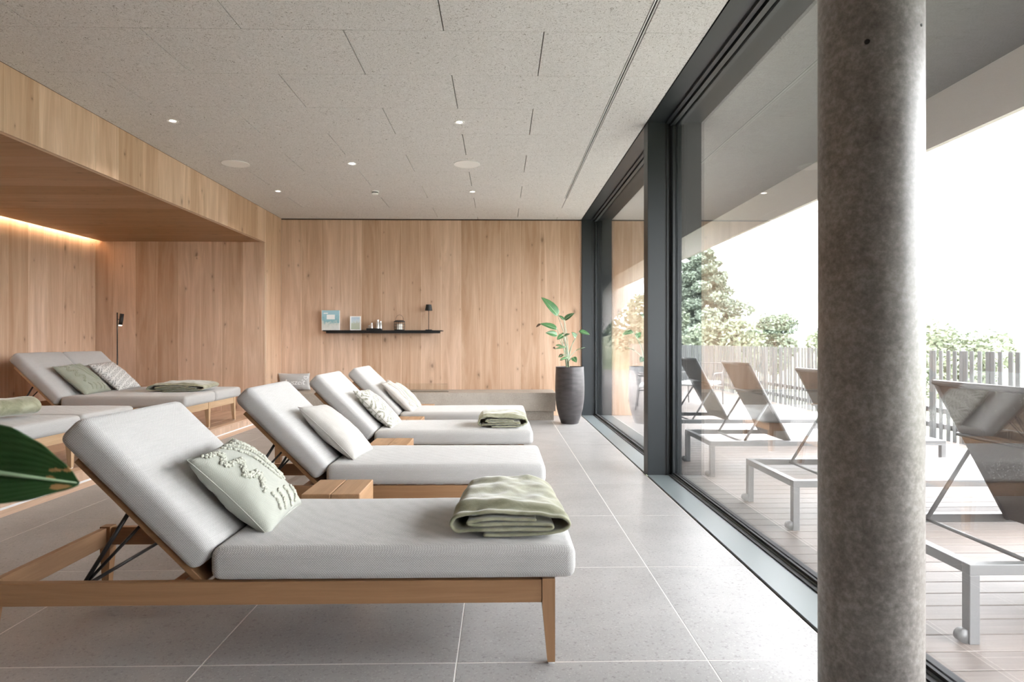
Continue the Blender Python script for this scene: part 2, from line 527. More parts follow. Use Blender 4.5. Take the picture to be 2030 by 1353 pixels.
# floor
fl = struct(box('floor', -3.4, XW - 0.012, YR, YB, -0.10, -0.0008, 'grout'), 'large light grey stone tile floor with pale joints')
T = 0.895
xs = [-0.153 + T * k for k in range(-4, 3)]
ys = [2.148 + T * k for k in range(-6, 9)]
sp, dm = [], []
for x0 in xs:
    for y0 in ys:
        a, b = max(x0, -3.38), min(x0 + T, XW - 0.014)
        c, d = max(y0, YR), min(y0 + T, YB)
        if b - a < 0.03 or d - c < 0.03: continue
        a += 0.0022; b -= 0.0022; c += 0.0022; d -= 0.0022
        sp.append(((a + b) / 2, (c + d) / 2, -0.005)); dm.append((b - a, d - c, 0.010))
share_planks('tile', fl, 'tile', sp, dm, 0.0008)
struct(box('trim_1', XW - 0.012, XW, YR, YB, -0.1, -0.006, 'gap'), 'thin dark joint along the window sill')

# ceiling
ce = struct(box('ceiling', XF - 0.05, XW + 0.02, YR, YB, H + 0.025, H + 0.2, 'gap'), 'grey wood wool acoustic panel ceiling')
sp, dm = [], []
rows = [3.63 + 0.604 * k for k in range(-11, 10)]
SL0, SL1, SLY = 0.842, 0.872, 7.83
for i, y0 in enumerate(rows):
    c, d = max(y0, YR), min(y0 + 0.604, YB - 0.012)
    if d - c < 0.03: continue
    off = -0.935 if (i - 11) % 2 == 0 else -0.337
    for k in range(-3, 4):
        a, b = max(off + 1.2 * k, XF), min(off + 1.2 * (k + 1), XW - 0.004)
        if b - a < 0.03: continue
        segs = [(a, b)]
        if c < SLY and a < SL0 < b: segs = [(a, SL0), (SL1, b)] if b > SL1 + 0.02 else [(a, SL0)]
        elif c < SLY and a < SL1 < b: segs = [(SL1, b)]
        for (p, q) in segs:
            if q - p < 0.02: continue
            sp.append(((p + q) / 2, (c + d) / 2, H + 0.0125))
            dm.append((q - p - 0.0065, d - c - 0.003, 0.025))
share_planks('panel', ce, 'woodwool', sp, dm, 0.001)
sd = struct(boxes('trim_2', [(SL0 + 0.002, SL0 + 0.008, YR, SLY, H - 0.002, H + 0.024), (SL1 - 0.007, SL1 - 0.002, YR, SLY, H + 0.004, H + 0.024)], 'white'),
            'linear slot air diffuser running along the ceiling')
box('slot', SL0 + 0.008, SL1 - 0.007, YR, SLY, H + 0.012, H + 0.0245, 'black', sd)

def plank_wall(name, label, axis, a0, a1, first, other, z0, z1, t, mat='oak_z', width=0.302, back=0.08, ext=0.0):
    """vertical planks; axis 'x': wall faces -Y at y=other ; axis 'y': wall faces +X at x=other"""
    if axis == 'x':
        w = box(name, a0, a1, other + 0.002, other + t + back, z0, z1, 'seam')
    else:
        w = box(name, other - t - back, other - 0.002, a0, a1 + ext, z0, z1, 'seam')
    struct(w, label)
    sp, dm = [], []
    p = first
    while p > a0 + 0.001: p -= width
    while p < a1 - 0.005:
        a, b = max(p, a0) + 0.002, min(p + width, a1) - 0.002
        if b - a > 0.01:
            if axis == 'x':
                sp.append(((a + b) / 2, other + t / 2 + 0.0005, (z0 + z1) / 2)); dm.append((b - a, t, z1 - z0))
            else:
                sp.append((other - t / 2 - 0.0005, (a + b) / 2, (z0 + z1) / 2)); dm.append((t, b - a, z1 - z0))
        p += width
    share_planks('plank', w, mat, sp, dm, 0.001)
    return w
plank_wall('wall_back', 'back wall of knotty oak planks', 'x', XF, XW + 0.01, XF, YB, 0.0, H - 0.015, 0.018)
struct(box('trim_3', XF, XW, YB - 0.004, YB + 0.05, H - 0.014, H + 0.02, 'gap'), 'dark shadow gap between wood wall and ceiling')
plank_wall('wall_left', 'oak plank wall at the back of the alcove', 'y', YR, YA, YA, XA, ZP, H, 0.018, ext=0.12)
plank_wall('wall_alcove', 'oak plank end wall of the alcove', 'x', XA, XF - 0.02, XF - 0.02, YA, ZP, ZA + 0.01, 0.018)
plank_wall('wall_fascia', 'oak plank fascia above the alcove opening', 'y', YR, YA, YA, XF, ZA - 0.01, H, 0.018, back=0.03)
plank_wall('wall_pier', 'oak plank pier beside the alcove', 'y', YA, YB, YB, XF, 0.0, H, 0.018, back=0.002)
# alcove ceiling, boards across
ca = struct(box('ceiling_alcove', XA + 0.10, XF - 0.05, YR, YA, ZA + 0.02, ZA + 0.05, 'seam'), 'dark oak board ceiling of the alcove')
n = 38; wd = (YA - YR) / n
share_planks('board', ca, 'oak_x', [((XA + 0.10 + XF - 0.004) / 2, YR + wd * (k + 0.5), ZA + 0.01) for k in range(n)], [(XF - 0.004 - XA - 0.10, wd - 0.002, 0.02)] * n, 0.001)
struct(box('ceiling_cove', XA - 0.05, XF - 0.05, YR, YA + 0.1, H, H + 0.15, 'soffit'))
# warm LED strip in the slot
led = tag(boxes('led_strip', [(XA + 0.105, XA + 0.125, YR + 0.05, YA - 0.02, ZA + 0.055, ZA + 0.066)], 'led'), 'warm light strip hidden in the cove above the alcove wall', 'light strip')
# platform
pl = struct(box('floor_platform', XA, XP - 0.02, YR, YA, 0.0, ZP - 0.018, 'seam'), 'raised oak floor of the alcove')
n = 10; wd = (XP - XA) / n
share_planks('board', pl, 'oak_y', [(XA + wd * (k + 0.5), (YA + YR) / 2, ZP - 0.009) for k in range(n)], [(wd - 0.002, YA - YR, 0.018)] * n, 0.001)
rs = struct(box('trim_4', XP - 0.02, XP, YR, YA + 0.0, 0.062, ZP - 0.018, 'oak_z'), 'oak step riser below the alcove')
box('white_profile', XP - 0.018, XP - 0.004, YR, YA, 0.045, 0.062, 'white', rs)  # narrow plain white strip between riser and kick board
box('kick_board', XP - 0.02, XP, YR, YA, 0.0, 0.045, 'oak_y', rs)
# wall behind the camera and outer shells
struct(box('wall_rear', XA - 0.1, XG, YR - 0.1, YR, 0, H, 'gap'), 'dark wall behind')
struct(box('wall_light_block', XW, XG, YR, -0.2, 0, H, 'oak_z'), 'unseen oak wall added to block window light')  # added out of view in place of glazing, darkens the camera end
struct(box('wall_pier_core', XA - 0.1, XF - 0.03, YA + 0.11, YB, 0, H, 'soffit'))

# ------------------------------------------------------------------ windows
mull = [(5.10, 5.24), (1.02, 1.16)]
panes = [(5.24, YB - 0.02), (1.16, 5.10), (-0.2, 1.02)]
for i, (a, b) in enumerate(panes):
    w = thing('window_%d' % (i + 1), ['floor to ceiling window pane beside the potted plant', 'large floor to ceiling window pane behind the concrete column', 'window pane beyond the column'][i], 'window')
    del w['category']; w['kind'] = 'structure'
    box('sill', XW, 1.425, a, b, -0.02, 0.006, 'sill', w)
    boxes('gasket', [(1.425, 1.452, a, b, -0.02, 0.012), (1.462, 1.475, a, b, -0.02, 0.030), (1.500, 1.53, a, b, -0.02, 0.020)], 'gasket', w)
    box('bottom_rail', 1.452, 1.462, a, b, -0.02, 0.016, 'sill', w)
    box('head', XW, 1.40, a, b, H - 0.004, H + 0.05, 'anthracite', w)
    boxes('head_profile', [(1.40, 1.43, a, b, H - 0.02, H + 0.05), (1.44, 1.475, a, b, H - 0.035, H + 0.05), (1.497, 1.53, a, b, H - 0.035, H + 0.05)], 'anthracite', w)
    boxes('jamb', [(1.455, 1.475, a, a + 0.03, 0.0, H), (1.497, 1.53, a, a + 0.03, 0, H), (1.455, 1.475, b - 0.03, b, 0, H), (1.497, 1.53, b - 0.03, b, 0, H)], 'anthracite', w)
    box('glass', XG - 0.006, XG + 0.006, a, b, 0.0, H, 'glass', w)
for k, (a, b) in enumerate(mull):
    m = struct(box('trim_%d' % (5 + k), XW, 1.40, a, b, 0.0, H, 'anthracite', bev=0.002), 'dark metal window mullion')
    boxes('gasket', [(1.40, 1.415, a + 0.01, b - 0.01, 0, H), (1.43, 1.45, a + 0.01, b - 0.01, 0, H)], 'gasket', m)
    boxes('cover', [(1.415, 1.43, a + 0.005, b - 0.005, 0, H), (1.45, 1.53, a - 0.0, b + 0.0, 0, H)], 'anthracite', m)
jb = struct(box('trim_7', XW, 1.40, YB - 0.03, YB + 0.08, 0.0, H, 'anthracite', bev=0.002), 'dark metal end frame of the window wall')
box('cover', 1.40, 1.56, YB - 0.02, YB + 0.08, 0, H, 'anthracite', jb)

# concrete column
cl = thing('concrete_column', 'round mottled grey concrete column in front of the window', 'column', (1.062, 1.72, 0))
cm = lathe('shaft', [(0.1335, 0.0), (0.1335, H)], 'concrete', cl, 64)
for (ang, z, r) in ((236, 1.945, 0.007), (-58, 1.99, 0.004)):
    a = math.radians(ang); d = Vector((math.cos(a), math.sin(a), 0))
    p = d * 0.1325 + Vector((0, 0, z))
    bm = tube_bm([p - d * 0.01, p + d * 0.003], r, 12)
    link('anchor_hole', bm_mesh(bm), 'black', cl)

# ------------------------------------------------------------------ outside structure
dk = struct(box('floor_deck', 1.53, 5.25, -4.0, 24.0, -0.22, -0.05, 'gap'), 'weathered timber deck outside')
n0 = 2.062 - 0.127 * 48
sp = [(3.385, n0 + 0.127 * (k + 0.5), -0.0125) for k in range(220)]
share_planks('board', dk, 'deck', sp, [(3.70, 0.121, 0.025)] * len(sp), 0.002)
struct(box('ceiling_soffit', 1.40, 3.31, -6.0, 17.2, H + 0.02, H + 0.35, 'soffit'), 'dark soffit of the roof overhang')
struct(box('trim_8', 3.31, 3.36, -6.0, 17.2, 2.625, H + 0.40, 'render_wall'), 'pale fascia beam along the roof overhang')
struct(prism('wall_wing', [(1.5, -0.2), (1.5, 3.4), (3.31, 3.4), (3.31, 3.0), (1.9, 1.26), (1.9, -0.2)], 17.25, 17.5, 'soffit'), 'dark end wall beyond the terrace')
struct(prism('trim_9', [(3.31, 3.02), (3.36, 3.4), (4.3, 3.0), (2.83, 1.30), (1.9, 0.2), (1.9, 1.26)], 17.2, 17.3, 'render_wall'), 'pale slanted edge of the end wall')
struct(box('wall_outer', -6.0, 1.5, YB + 0.1, YB + 0.3, -0.2, 3.4, 'render_wall'), 'outer side wall')
struct(box('roof_slab', -6.5, 1.40, -3.4, YB + 0.3, H + 0.2, H + 0.4, 'soffit'), 'roof slab')

# fence
fn = thing('slat_fence', 'tall weathered grey timber slat fence along the deck', 'fence', (5.10, 0, 0))
box('rail', 0.012, 0.05, 2.0, 24.0, 0.12, 0.18, 'alu', fn)
box('rail', 0.012, 0.05, 2.0, 24.0, 0.30, 0.36, 'alu', fn)
sme = bm_mesh(box_bm(-0.008, 0.008, -0.025, 0.025, 0.0, 1.06, 0.002)); sme.materials.append(M['fence'])
y = 2.4; k = 0
while y < 23.8:
    o = bpy.data.objects.new('slat', sme); COL.objects.link(o); o.parent = fn
    o.location = (0.005 if k % 2 else 0.0, y, -0.03)
    y += 0.050 + (0.006, 0.052, 0.036, 0.070, 0.050, 0.006, 0.062, 0.050, 0.042)[k % 9] + rnd.uniform(-0.002, 0.004); k += 1

# ================================================================== INDOOR LOUNGERS
def rounded_cushion(name, L, W, Tn, mat, parent, mtx=None, puff=0.010, seed=0, r=0.035):
    """soft rounded box, origin at lower corner, x length, y width, z thickness"""
    bm = bmesh.new()
    bmesh.ops.create_cube(bm, size=1.0)
    bmesh.ops.scale(bm, vec=(L, W, Tn), verts=bm.verts)
    bmesh.ops.bevel(bm, geom=bm.edges[:], offset=r, segments=4, profile=0.5, affect='EDGES')
    bmesh.ops.subdivide_edges(bm, edges=[e for e in bm.edges if e.calc_length() > 0.2], cuts=9, use_grid_fill=True)
    for v in bm.verts:
        u = max(0, 1 - (2 * v.co.x / L) ** 2) * max(0, 1 - (2 * v.co.y / W) ** 2)
        nz = noise.noise(Vector((v.co.x * 5 + seed, v.co.y * 5, v.co.z * 5)))
        if v.co.z > 0: v.co.z += puff * u ** 0.5 + 0.003 * nz
        e = noise.noise(Vector((v.co.x * 9 + seed, 3.1, v.co.z * 14)))
        if abs(v.co.y) > W / 2 - 0.01: v.co.y += math.copysign(0.004 * e, v.co.y)
    bmesh.ops.translate(bm, vec=(L / 2, W / 2, Tn / 2), verts=bm.verts)
    if mtx is not None: bmesh.ops.transform(bm, matrix=mtx, verts=bm.verts)
    return link(name, bm_mesh(bm), mat, parent, smooth=True)

def leg_mesh(sx, sy, top=0.30, w=0.045, wb=0.027):
    """tapered leg; outer faces straight; sx, sy = inward directions"""
    bm = bmesh.new()
    q = []
    for z, ww in ((0.006, wb), (top - 0.10, w), (top, w)):
        q.append([bm.verts.new(p) for p in ((0, 0, z), (sx * ww, 0, z), (sx * ww, sy * ww, z), (0, sy * ww, z))])
    for A, B in zip(q, q[1:]):
        for k in range(4): bm.faces.new((A[k], A[(k + 1) % 4], B[(k + 1) % 4], B[k]))
    bm.faces.new(q[0]); bm.faces.new(q[-1])
    return bm

ANG = math.radians(45.0)
HX, HZ = 0.745, 0.300            # backrest hinge in lounger space
def back_matrix(y0):
    # local x -> up the backrest, local y -> width, local z -> out of the backrest
    s = Vector((-math.cos(ANG), 0, math.sin(ANG))); n_ = Vector((math.sin(ANG), 0, math.cos(ANG))); w = Vector((0, 1, 0))
    m = Matrix.Identity(4)
    for i in range(3):
        m[i][0], m[i][1], m[i][2] = s[i], w[i], n_[i]
    m[0][3], m[1][3], m[2][3] = HX, y0, HZ
    return m

def make_lounger(label, cat, loc, beds, group, pale=False, seed=0):
    W1 = 0.68
    W = W1 * beds
    fx, fy, fz = ('pale_x', 'pale_y', 'pale_z') if pale else ('frame_x', 'frame_y', 'frame_z')
    t = thing('sun_lounger' if beds == 1 else 'double_daybed', label, cat, loc, group=group)
    L = 2.0
    ytops = [0.0, W] if beds == 1 else [0.0, W / 2, W]
    for xx, sx in ((0.0, 1), (L, -1)):
        for yy in ytops:
            sy = 1 if yy < W - 0.01 else -1
            yo = yy if yy in (0.0, W) else yy - 0.022
            me = bm_mesh(leg_mesh(sx, sy)); lg = link('leg', me, fz, t, (xx, yo, 0))
            box('glide', min(0, sx * 0.022) + sx * 0.002, max(0, sx * 0.022) + sx * 0.002, min(0, sy * 0.022) + sy * 0.002, max(0, sy * 0.022) + sy * 0.002, 0, 0.006, 'white', lg)
    for yy, d in ((0.004, 0.028), (W - 0.004, -0.028)):
        box('side_rail', 0.045, L - 0.045, min(yy, yy + d), max(yy, yy + d), 0.215, 0.295, fx, t, bev=0.002)
    for xx, d in ((0.004, 0.028), (L - 0.004, -0.028)):
        spans = [(0.045, W - 0.045)] if beds == 1 else [(0.045, W / 2 - 0.022), (W / 2 + 0.023, W - 0.045)]
        for a, b in spans:
            box('end_rail', min(xx, xx + d), max(xx, xx + d), a, b, 0.215, 0.295, fy, t, bev=0.002)
    box('cross_rail', 0.62, 0.66, 0.03, W - 0.03, 0.22, 0.27, fy, t)
    boxes('slat_base', [(HX + 0.03 + 0.115 * k, HX + 0.10 + 0.115 * k, 0.034, W - 0.034, 0.270, 0.284) for k in range(11)], fy, t)
    for b in range(beds):
        y0 = b * W1
        bm = back_matrix(y0)
        bo = bm_mesh(box_bm(-0.02, 0.605, 0.035, W1 - 0.035, -0.024, -0.002, 0.002))
        bo.transform(bm); link('backrest_board', bo, fx, t)
        rounded_cushion('back_cushion', 0.670, W1 - 0.012, 0.12, 'cushion', t, bm @ Matrix.Translation((0.03, 0.006, 0.0)), 0.008, seed + b * 3.3)
        rounded_cushion('seat_cushion', 1.285, W1 - 0.008 + 0.02 * (beds == 1), 0.118, 'cushion', t, Matrix.Translation((HX + 0.045, y0 + 0.004 - 0.01 * (beds == 1), 0.298)), 0.006, seed + 7 + b * 5.1)
        for yy in (0.09, W1 - 0.09):
            lo = Vector((0.29, y0 + yy, 0.245))
            for s, r in ((0.30, 0.006), (0.36, 0.008)):
                top = bm @ Vector((s, yy + (0.03 if s < 0.33 else 0.0), -0.03))
                tube('strut', [lo, top], r, 'black', t)
        tube('strut_bar', [(0.29, y0 + 0.03, 0.245), (0.29, y0 + W1 - 0.03, 0.245)], 0.007, 'black', t)
    return t

LX = -1.805
LY = [2.135, 3.545, 4.895, 6.16]
names = ['nearest pale grey sun lounger with oak frame and sage tufted pillow', 'pale grey sun lounger second from the camera holding a plain cream pillow',
         'pale grey sun lounger third from the camera with key patterned pillow', 'farthest indoor sun lounger in front of the stone bench']
for i, y in enumerate(LY):
    make_lounger(names[i], 'lounger', (LX, y, 0), 1, 'sun loungers by the window', seed=i * 11.0)
DX, DY = -3.32 - 2.0, [4.10, 6.32]
make_lounger('double daybed in the alcove nearest the camera with a rolled blanket', 'daybed', (DX, DY[0], ZP), 2, 'double daybeds in the alcove', True, 50)
make_lounger('far double daybed in the alcove with two pillows', 'daybed', (DX, DY[1], ZP), 2, 'double daybeds in the alcove', True, 80)

# side tables: two glued oak beams on a recessed plinth
def side_table(label, x, y, z, wx=0.29, wy=0.32):
    t = thing('side_table', label, 'side table', (x, y, z), group='oak block side tables')
    box('beam', 0, wx / 2 - 0.0015, 0, wy, 0.02, 0.38, 'block', t, bev=0.004)
    box('beam', wx / 2 + 0.0015, wx, 0, wy, 0.02, 0.38, 'block', t, bev=0.004)
    box('plinth', 0.03, wx - 0.03, 0.03, wy - 0.03, 0, 0.02, 'black', t)
side_table('oak block side table right behind the nearest sun lounger', -0.985, 3.02, 0)
side_table('oak block side table behind the cream pillow lounger', -0.965, 4.44, 0)
side_table('oak block side table behind the key pattern pillow lounger', -1.05, 5.81, 0)
side_table('oak block side table between the farthest lounger and stone bench', -1.075, 7.0, 0)
side_table('oak block side table between the two alcove daybeds', -5.05, 5.72, ZP, 0.45, 0.36)
side_table('oak block side table between the far daybed and alcove end wall', -5.0, 8.05, ZP, 0.40, 0.34)

# ------------------------------------------------------------------ pillows
def pillow_mesh(a, b, th, seed, wr=0.006):
    """a along local x, b along local y, thickness th; returns mesh with uv and a surface sampler"""
    N = 30
    def pt(u, v, side):
        x = u * a / 2 * (1 - 0.07 * (1 - v * v)); y = v * b / 2 * (1 - 0.07 * (1 - u * u))
        k = max(0.0, (1 - u * u)) * max(0.0, (1 - v * v))
        z = side * th / 2 * k ** 0.42
        e = min(1.0, 4 * k)
        ed = max(abs(u), abs(v)) ** 3
        nz = noise.noise(Vector((u * 2.2 + seed, v * 2.2, side * 3.0))) * 1.2 + noise.noise(Vector((u * 6 + seed, v * 6, side))) * ed * 1.6
        return Vector((x, y, z + side * wr * nz * e))
    bm = bmesh.new(); uvl = bm.loops.layers.uv.new('UVMap')
    for side in (1, -1):
        g = [[bm.verts.new(pt(-1 + 2 * i / N, -1 + 2 * j / N, side)) for j in range(N + 1)] for i in range(N + 1)]
        for i in range(N):
            for j in range(N):
                q = [(i, j), (i + 1, j), (i + 1, j + 1), (i, j + 1)]
                if side < 0: q = q[::-1]
                f = bm.faces.new([g[p][r] for p, r in q])
                for lp, (p, r) in zip(f.loops, q): lp[uvl].uv = (p / N, r / N)
    bmesh.ops.remove_doubles(bm, verts=bm.verts, dist=1e-5)
    me = bpy.data.meshes.new('pillow'); bm.to_mesh(me); bm.free()
    return me, pt

def tufts(strokes, pt, r, seed, step=0.006, per=3, spread=0.006):
    """small yarn loops along strokes given in (u, v)"""
    rr = random.Random(seed); bm = bmesh.new()
    for st, wdt in strokes:
        P = spline([Vector((u, v, 0)) for u, v in st], 14)
        acc = 0
        for A, B in zip(P, P[1:]):
            acc += (B - A).length * 0.2
            while acc > step:
                acc -= step
                for _ in range(per):
                    u = A.x + rr.uniform(-1, 1) * wdt; v = A.y + rr.uniform(-1, 1) * wdt
                    if abs(u) > 0.98 or abs(v) > 0.98: continue
                    c = pt(u, v, 1); c.z += r * 0.35
                    s = r * rr.uniform(0.7, 1.15)
                    m = Matrix.Translation(c) @ Matrix.Diagonal((s, s, s * 1.1, 1)) @ Matrix.Rotation(rr.uniform(0, 3), 4, 'Z')
                    bmesh.ops.create_icosphere(bm, subdivisions=1, radius=1.0, matrix=m)
    return bm_mesh(bm)

def frame_matrix(origin, xdir, ydir):
    x = Vector(xdir).normalized(); y = Vector(ydir).normalized(); z = x.cross(y).normalized(); y = z.cross(x)
    m = Matrix.Identity(4)
    for i in range(3): m[i][0], m[i][1], m[i][2], m[i][3] = x[i], y[i], z[i], origin[i]
    return m

def put_pillow(label, lounger, y_c, a, b, th, mat, s_c, n_c, tilt=0.0, spin=0.0, seed=0, strokes=None, tmat='tuft', group='throw pillows on the loungers', tr=0.005, tw=0.02):
    lx, ly, lz = lounger
    ang = ANG + math.radians(tilt)
    s = Vector((-math.cos(ANG), 0, math.sin(ANG))); n_ = Vector((math.sin(ANG), 0, math.cos(ANG)))
    c = Vector((lx + HX, ly + y_c, lz + HZ)) + s * s_c + n_ * n_c
    xd = Vector((math.cos(ang), 0, -math.sin(ang)))     # local x points down the slope
    m = frame_matrix(c, xd, (0, 1, 0)) @ Matrix.Rotation(math.radians(spin), 4, 'Z')
    me, pt = pillow_mesh(a, b, th, seed)
    o = link('throw_pillow', me, mat, smooth=True); o.matrix_world = m
    tag(o, label, 'pillow', group)
    if strokes:
        tf = link('tufting', tufts(strokes, pt, tr, seed + 1), tmat, o, smooth=True)
        tf['kind'] = 'stuff'
    # seam piping round the edge
    edge = [pt(-1 + 2 * k / 24, -1, 1) for k in range(25)] + [pt(1, -1 + 2 * k / 24, 1) for k in range(1, 25)] + [pt(1 - 2 * k / 24, 1, 1) for k in range(1, 25)] + [pt(-1, 1 - 2 * k / 24, 1) for k in range(1, 25)]
    tube('piping', edge, 0.0022, mat, o, 5)
    return o
# local x runs down the slope, y away from the camera
zig = [((-0.86, -0.86), (-0.80, -0.55), (-0.52, -0.86), (-0.44, -0.52), (-0.14, -0.88), (-0.04, -0.55), (0.26, -0.92))]
def poly(st):
    out = []
    for (a, b), (c, d) in zip(st, st[1:]):
        for k in range(4): out.append((a + (c - a) * k / 4, b + (d - b) * k / 4))
    out.append(st[-1]); return out
tuft1 = [(poly([(-0.88, -0.80), (-0.80, -0.45), (-0.50, -0.72), (-0.42, -0.32), (-0.10, -0.66), (0.0, -0.25), (0.34, -0.55)]), 0.055),
         ([(-0.90, -0.15), (-0.5, 0.08), (0.0, 0.22), (0.35, 0.42)], 0.022), ([(-0.94, 0.05), (-0.5, 0.33), (0.0, 0.47), (0.4, 0.62)], 0.022),
         ([(-0.92, 0.3), (-0.5, 0.58), (0.0, 0.72), (0.4, 0.82)], 0.022), ([(-0.9, 0.55), (-0.5, 0.8), (0.0, 0.9)], 0.022),
         ([(0.46, -0.42), (0.62, -0.32), (0.86, -0.40)], 0.03), ([(0.50, -0.12), (0.68, -0.05), (0.90, -0.15)], 0.03),
         ([(0.54, 0.18), (0.72, 0.24), (0.92, 0.16)], 0.03), ([(0.60, 0.5), (0.76, 0.56), (0.92, 0.46)], 0.03)]
L = [(LX, y, 0) for y in LY]
D = [(DX, y, ZP) for y in DY]
put_pillow('sage green tufted pillow on the nearest sun lounger', L[0], 0.36, 0.42, 0.42, 0.165, 'sage', 0.155, 0.208, 0, 3, 3, tuft1, 'tuft', tr=0.0070)
put_pillow('plain cream pillow on the second sun lounger', L[1], 0.38, 0.48, 0.44, 0.15, 'cream', 0.17, 0.198, -3, -6, 9)
put_pillow('white pillow with grey green key pattern on the third lounger', L[2], 0.38, 0.46, 0.44, 0.13, 'pattern_big', 0.17, 0.190, -1, -4, 14)
cz = [([(-0.8, -0.6), (-0.4, -0.5), (0.1, -0.62), (0.6, -0.5)], 0.05), ([(-0.8, -0.3), (-0.3, -0.15), (0.2, -0.3), (0.75, -0.2)], 0.05),
      ([(0.55, -0.75), (0.7, -0.3), (0.62, 0.2), (0.75, 0.7)], 0.08)]
put_pillow('cream tufted pillow on the farthest indoor lounger', L[3], 0.25, 0.46, 0.40, 0.12, 'cream', 0.17, 0.185, 0, 2, 21, cz, 'tuft_cream', tr=0.006)
put_pillow('pale plain pillow behind the cream tufted pillow on the farthest lounger', L[3], 0.58, 0.42, 0.22, 0.11, 'sage', 0.135, 0.190, 0, 0, 27)
put_pillow('dark sage tufted pillow on the far alcove daybed', D[1], 0.42, 0.46, 0.46, 0.13, 'sage_dark', 0.19, 0.195, -2, 4, 33, tuft1, 'tuft_dark', tr=0.005)
put_pillow('grey and white diamond patterned pillow on the far alcove daybed', D[1], 0.98, 0.46, 0.46, 0.13, 'pattern_small', 0.19, 0.195, -2, 4, 39)

# ------------------------------------------------------------------ blankets
def blanket(label, loc, path, width, seed, rz=0.0, thick=0.016, ribs=0.0, grow=0.25, taper=0.0):
    P = spline([Vector((x, 0, z)) for x, z in path], 7)
    ny = 26
    bm = bmesh.new(); g = []
    for j in range(ny + 1):
        v = j / ny; row = []
        for i, p in enumerate(P):
            u = i / (len(P) - 1)
            x, z = p.x, p.z
            edge = 0.02 * noise.noise(Vector((u * 6 + seed, 0.3, 0))) * (1 if v < 0.5 else -1) * abs(2 * v - 1) ** 4
            zz = z * (1 - grow * 0.35 + grow * v) if z > 0.02 else z
            top = max(0.0, min(1.0, (z - 0.04) / 0.05))
            zz += top * (0.012 * noise.noise(Vector((x * 9 + seed, v * 5, 1.0))) + 0.006 * noise.noise(Vector((x * 22 + seed, v * 12, 2.0))))
            # diagonal crease on top near the front end
            zz += top * 0.014 * math.exp(-((v - 0.16 - 0.35 * (0.28 - x)) / 0.05) ** 2) - top * 0.012 * math.exp(-((v - 0.07 - 0.30 * (0.28 - x)) / 0.05) ** 2)
            zz += ribs * math.sin(x * 220 + v * 3) * (1 - v) ** 6
            xx = x + 0.006 * noise.noise(Vector((seed, v * 4, z * 20))) + taper * (v - 0.5) * (x - 0.2)
            row.append(bm.verts.new((xx, v * width + edge, max(zz, thick / 2))))
        g.append(row)
    for A, B in zip(g, g[1:]):
        for i in range(len(A) - 1): bm.faces.new((A[i], A[i + 1], B[i + 1], B[i]))
    o = link('folded_blanket', bm_mesh(bm), 'velvet', smooth=True)
    md = o.modifiers.new('thick', 'SOLIDIFY'); md.thickness = thick; md.offset = 0
    ms = o.modifiers.new('soft', 'SUBSURF'); ms.levels = 1; ms.render_levels = 1
    o.location = loc; o.rotation_euler = (0, 0, rz)
    tag(o, label, 'blanket', 'olive velvet blankets on the loungers')
    return o
fold = [(0.285, 0.070), (0.18, 0.073), (0.09, 0.070), (0.052, 0.060), (0.09, 0.051), (0.20, 0.053), (0.31, 0.052), (0.335, 0.042), (0.30, 0.034), (0.18, 0.033), (0.06, 0.030), (0.012, 0.024), (-0.006, 0.048), (0.012, 0.080), (0.05, 0.094), (0.13, 0.099), (0.25, 0.098), (0.35, 0.088),
        (0.392, 0.062), (0.382, 0.034), (0.33, 0.016), (0.22, 0.010), (0.10, 0.010)]
ST = 0.4225
blanket('folded olive velvet blanket on the foot of the nearest lounger', (-0.155, 2.20, ST), fold, 0.50, 2.0, taper=-0.18, thick=0.013)
blanket('folded olive blanket with gathered edge on the third lounger', (-0.17, 4.98, ST), fold, 0.42, 8.0, ribs=0.004, grow=0.1, thick=0.013)
blanket('flat folded olive blanket on the far alcove daybed', (-3.90, 6.78, ZP + ST), [(x * 1.5, z * 0.85) for x, z in fold], 0.48, 15.0, rz=math.radians(6), ribs=0.003, grow=0.2, thick=0.012)
spir = []
for k in range(26):
    a = 2 * math.pi * k / 10.0
    r = 0.014 + 0.0115 * k / 2.6 * 0.52
    spir.append((0.075 + r * 1.5 * math.cos(a), 0.075 + r * 0.98 * math.sin(a)))
b3 = blanket('rolled olive velvet blanket on the near alcove daybed', (-3.79, 4.15, ZP + ST), [(x, z + 0.002) for x, z in spir], 0.56, 23.0, rz=math.radians(-18), grow=0.0, thick=0.012)

# ------------------------------------------------------------------ stone bench with fire trough
bn = thing('stone_bench', 'long grey stone bench along the back wall', 'bench', (0, 0, 0))
jo = [XF + 0.002, -2.55, -1.20, 0.80]
for a, b in zip(jo, jo[1:]):
    box('slab', a + 0.001, b - 0.001, 8.65, YB - 0.002, 0.135, 0.40, 'bench', bn, bev=0.003)
box('base', XF + 0.002, 0.775, 8.70, YB - 0.002, 0.0, 0.135, 'bench', bn)
ft = thing('fire_trough', 'black steel fire trough with glass screen on the bench', 'fireplace', (0, 0, 0))
box('trough', -1.95, -0.75, 8.83, 8.90, 0.400, 0.404, 'black', ft)
box('glass_screen', -1.95, -0.76, 8.80, 8.806, 0.400, 0.525, 'clear', ft)

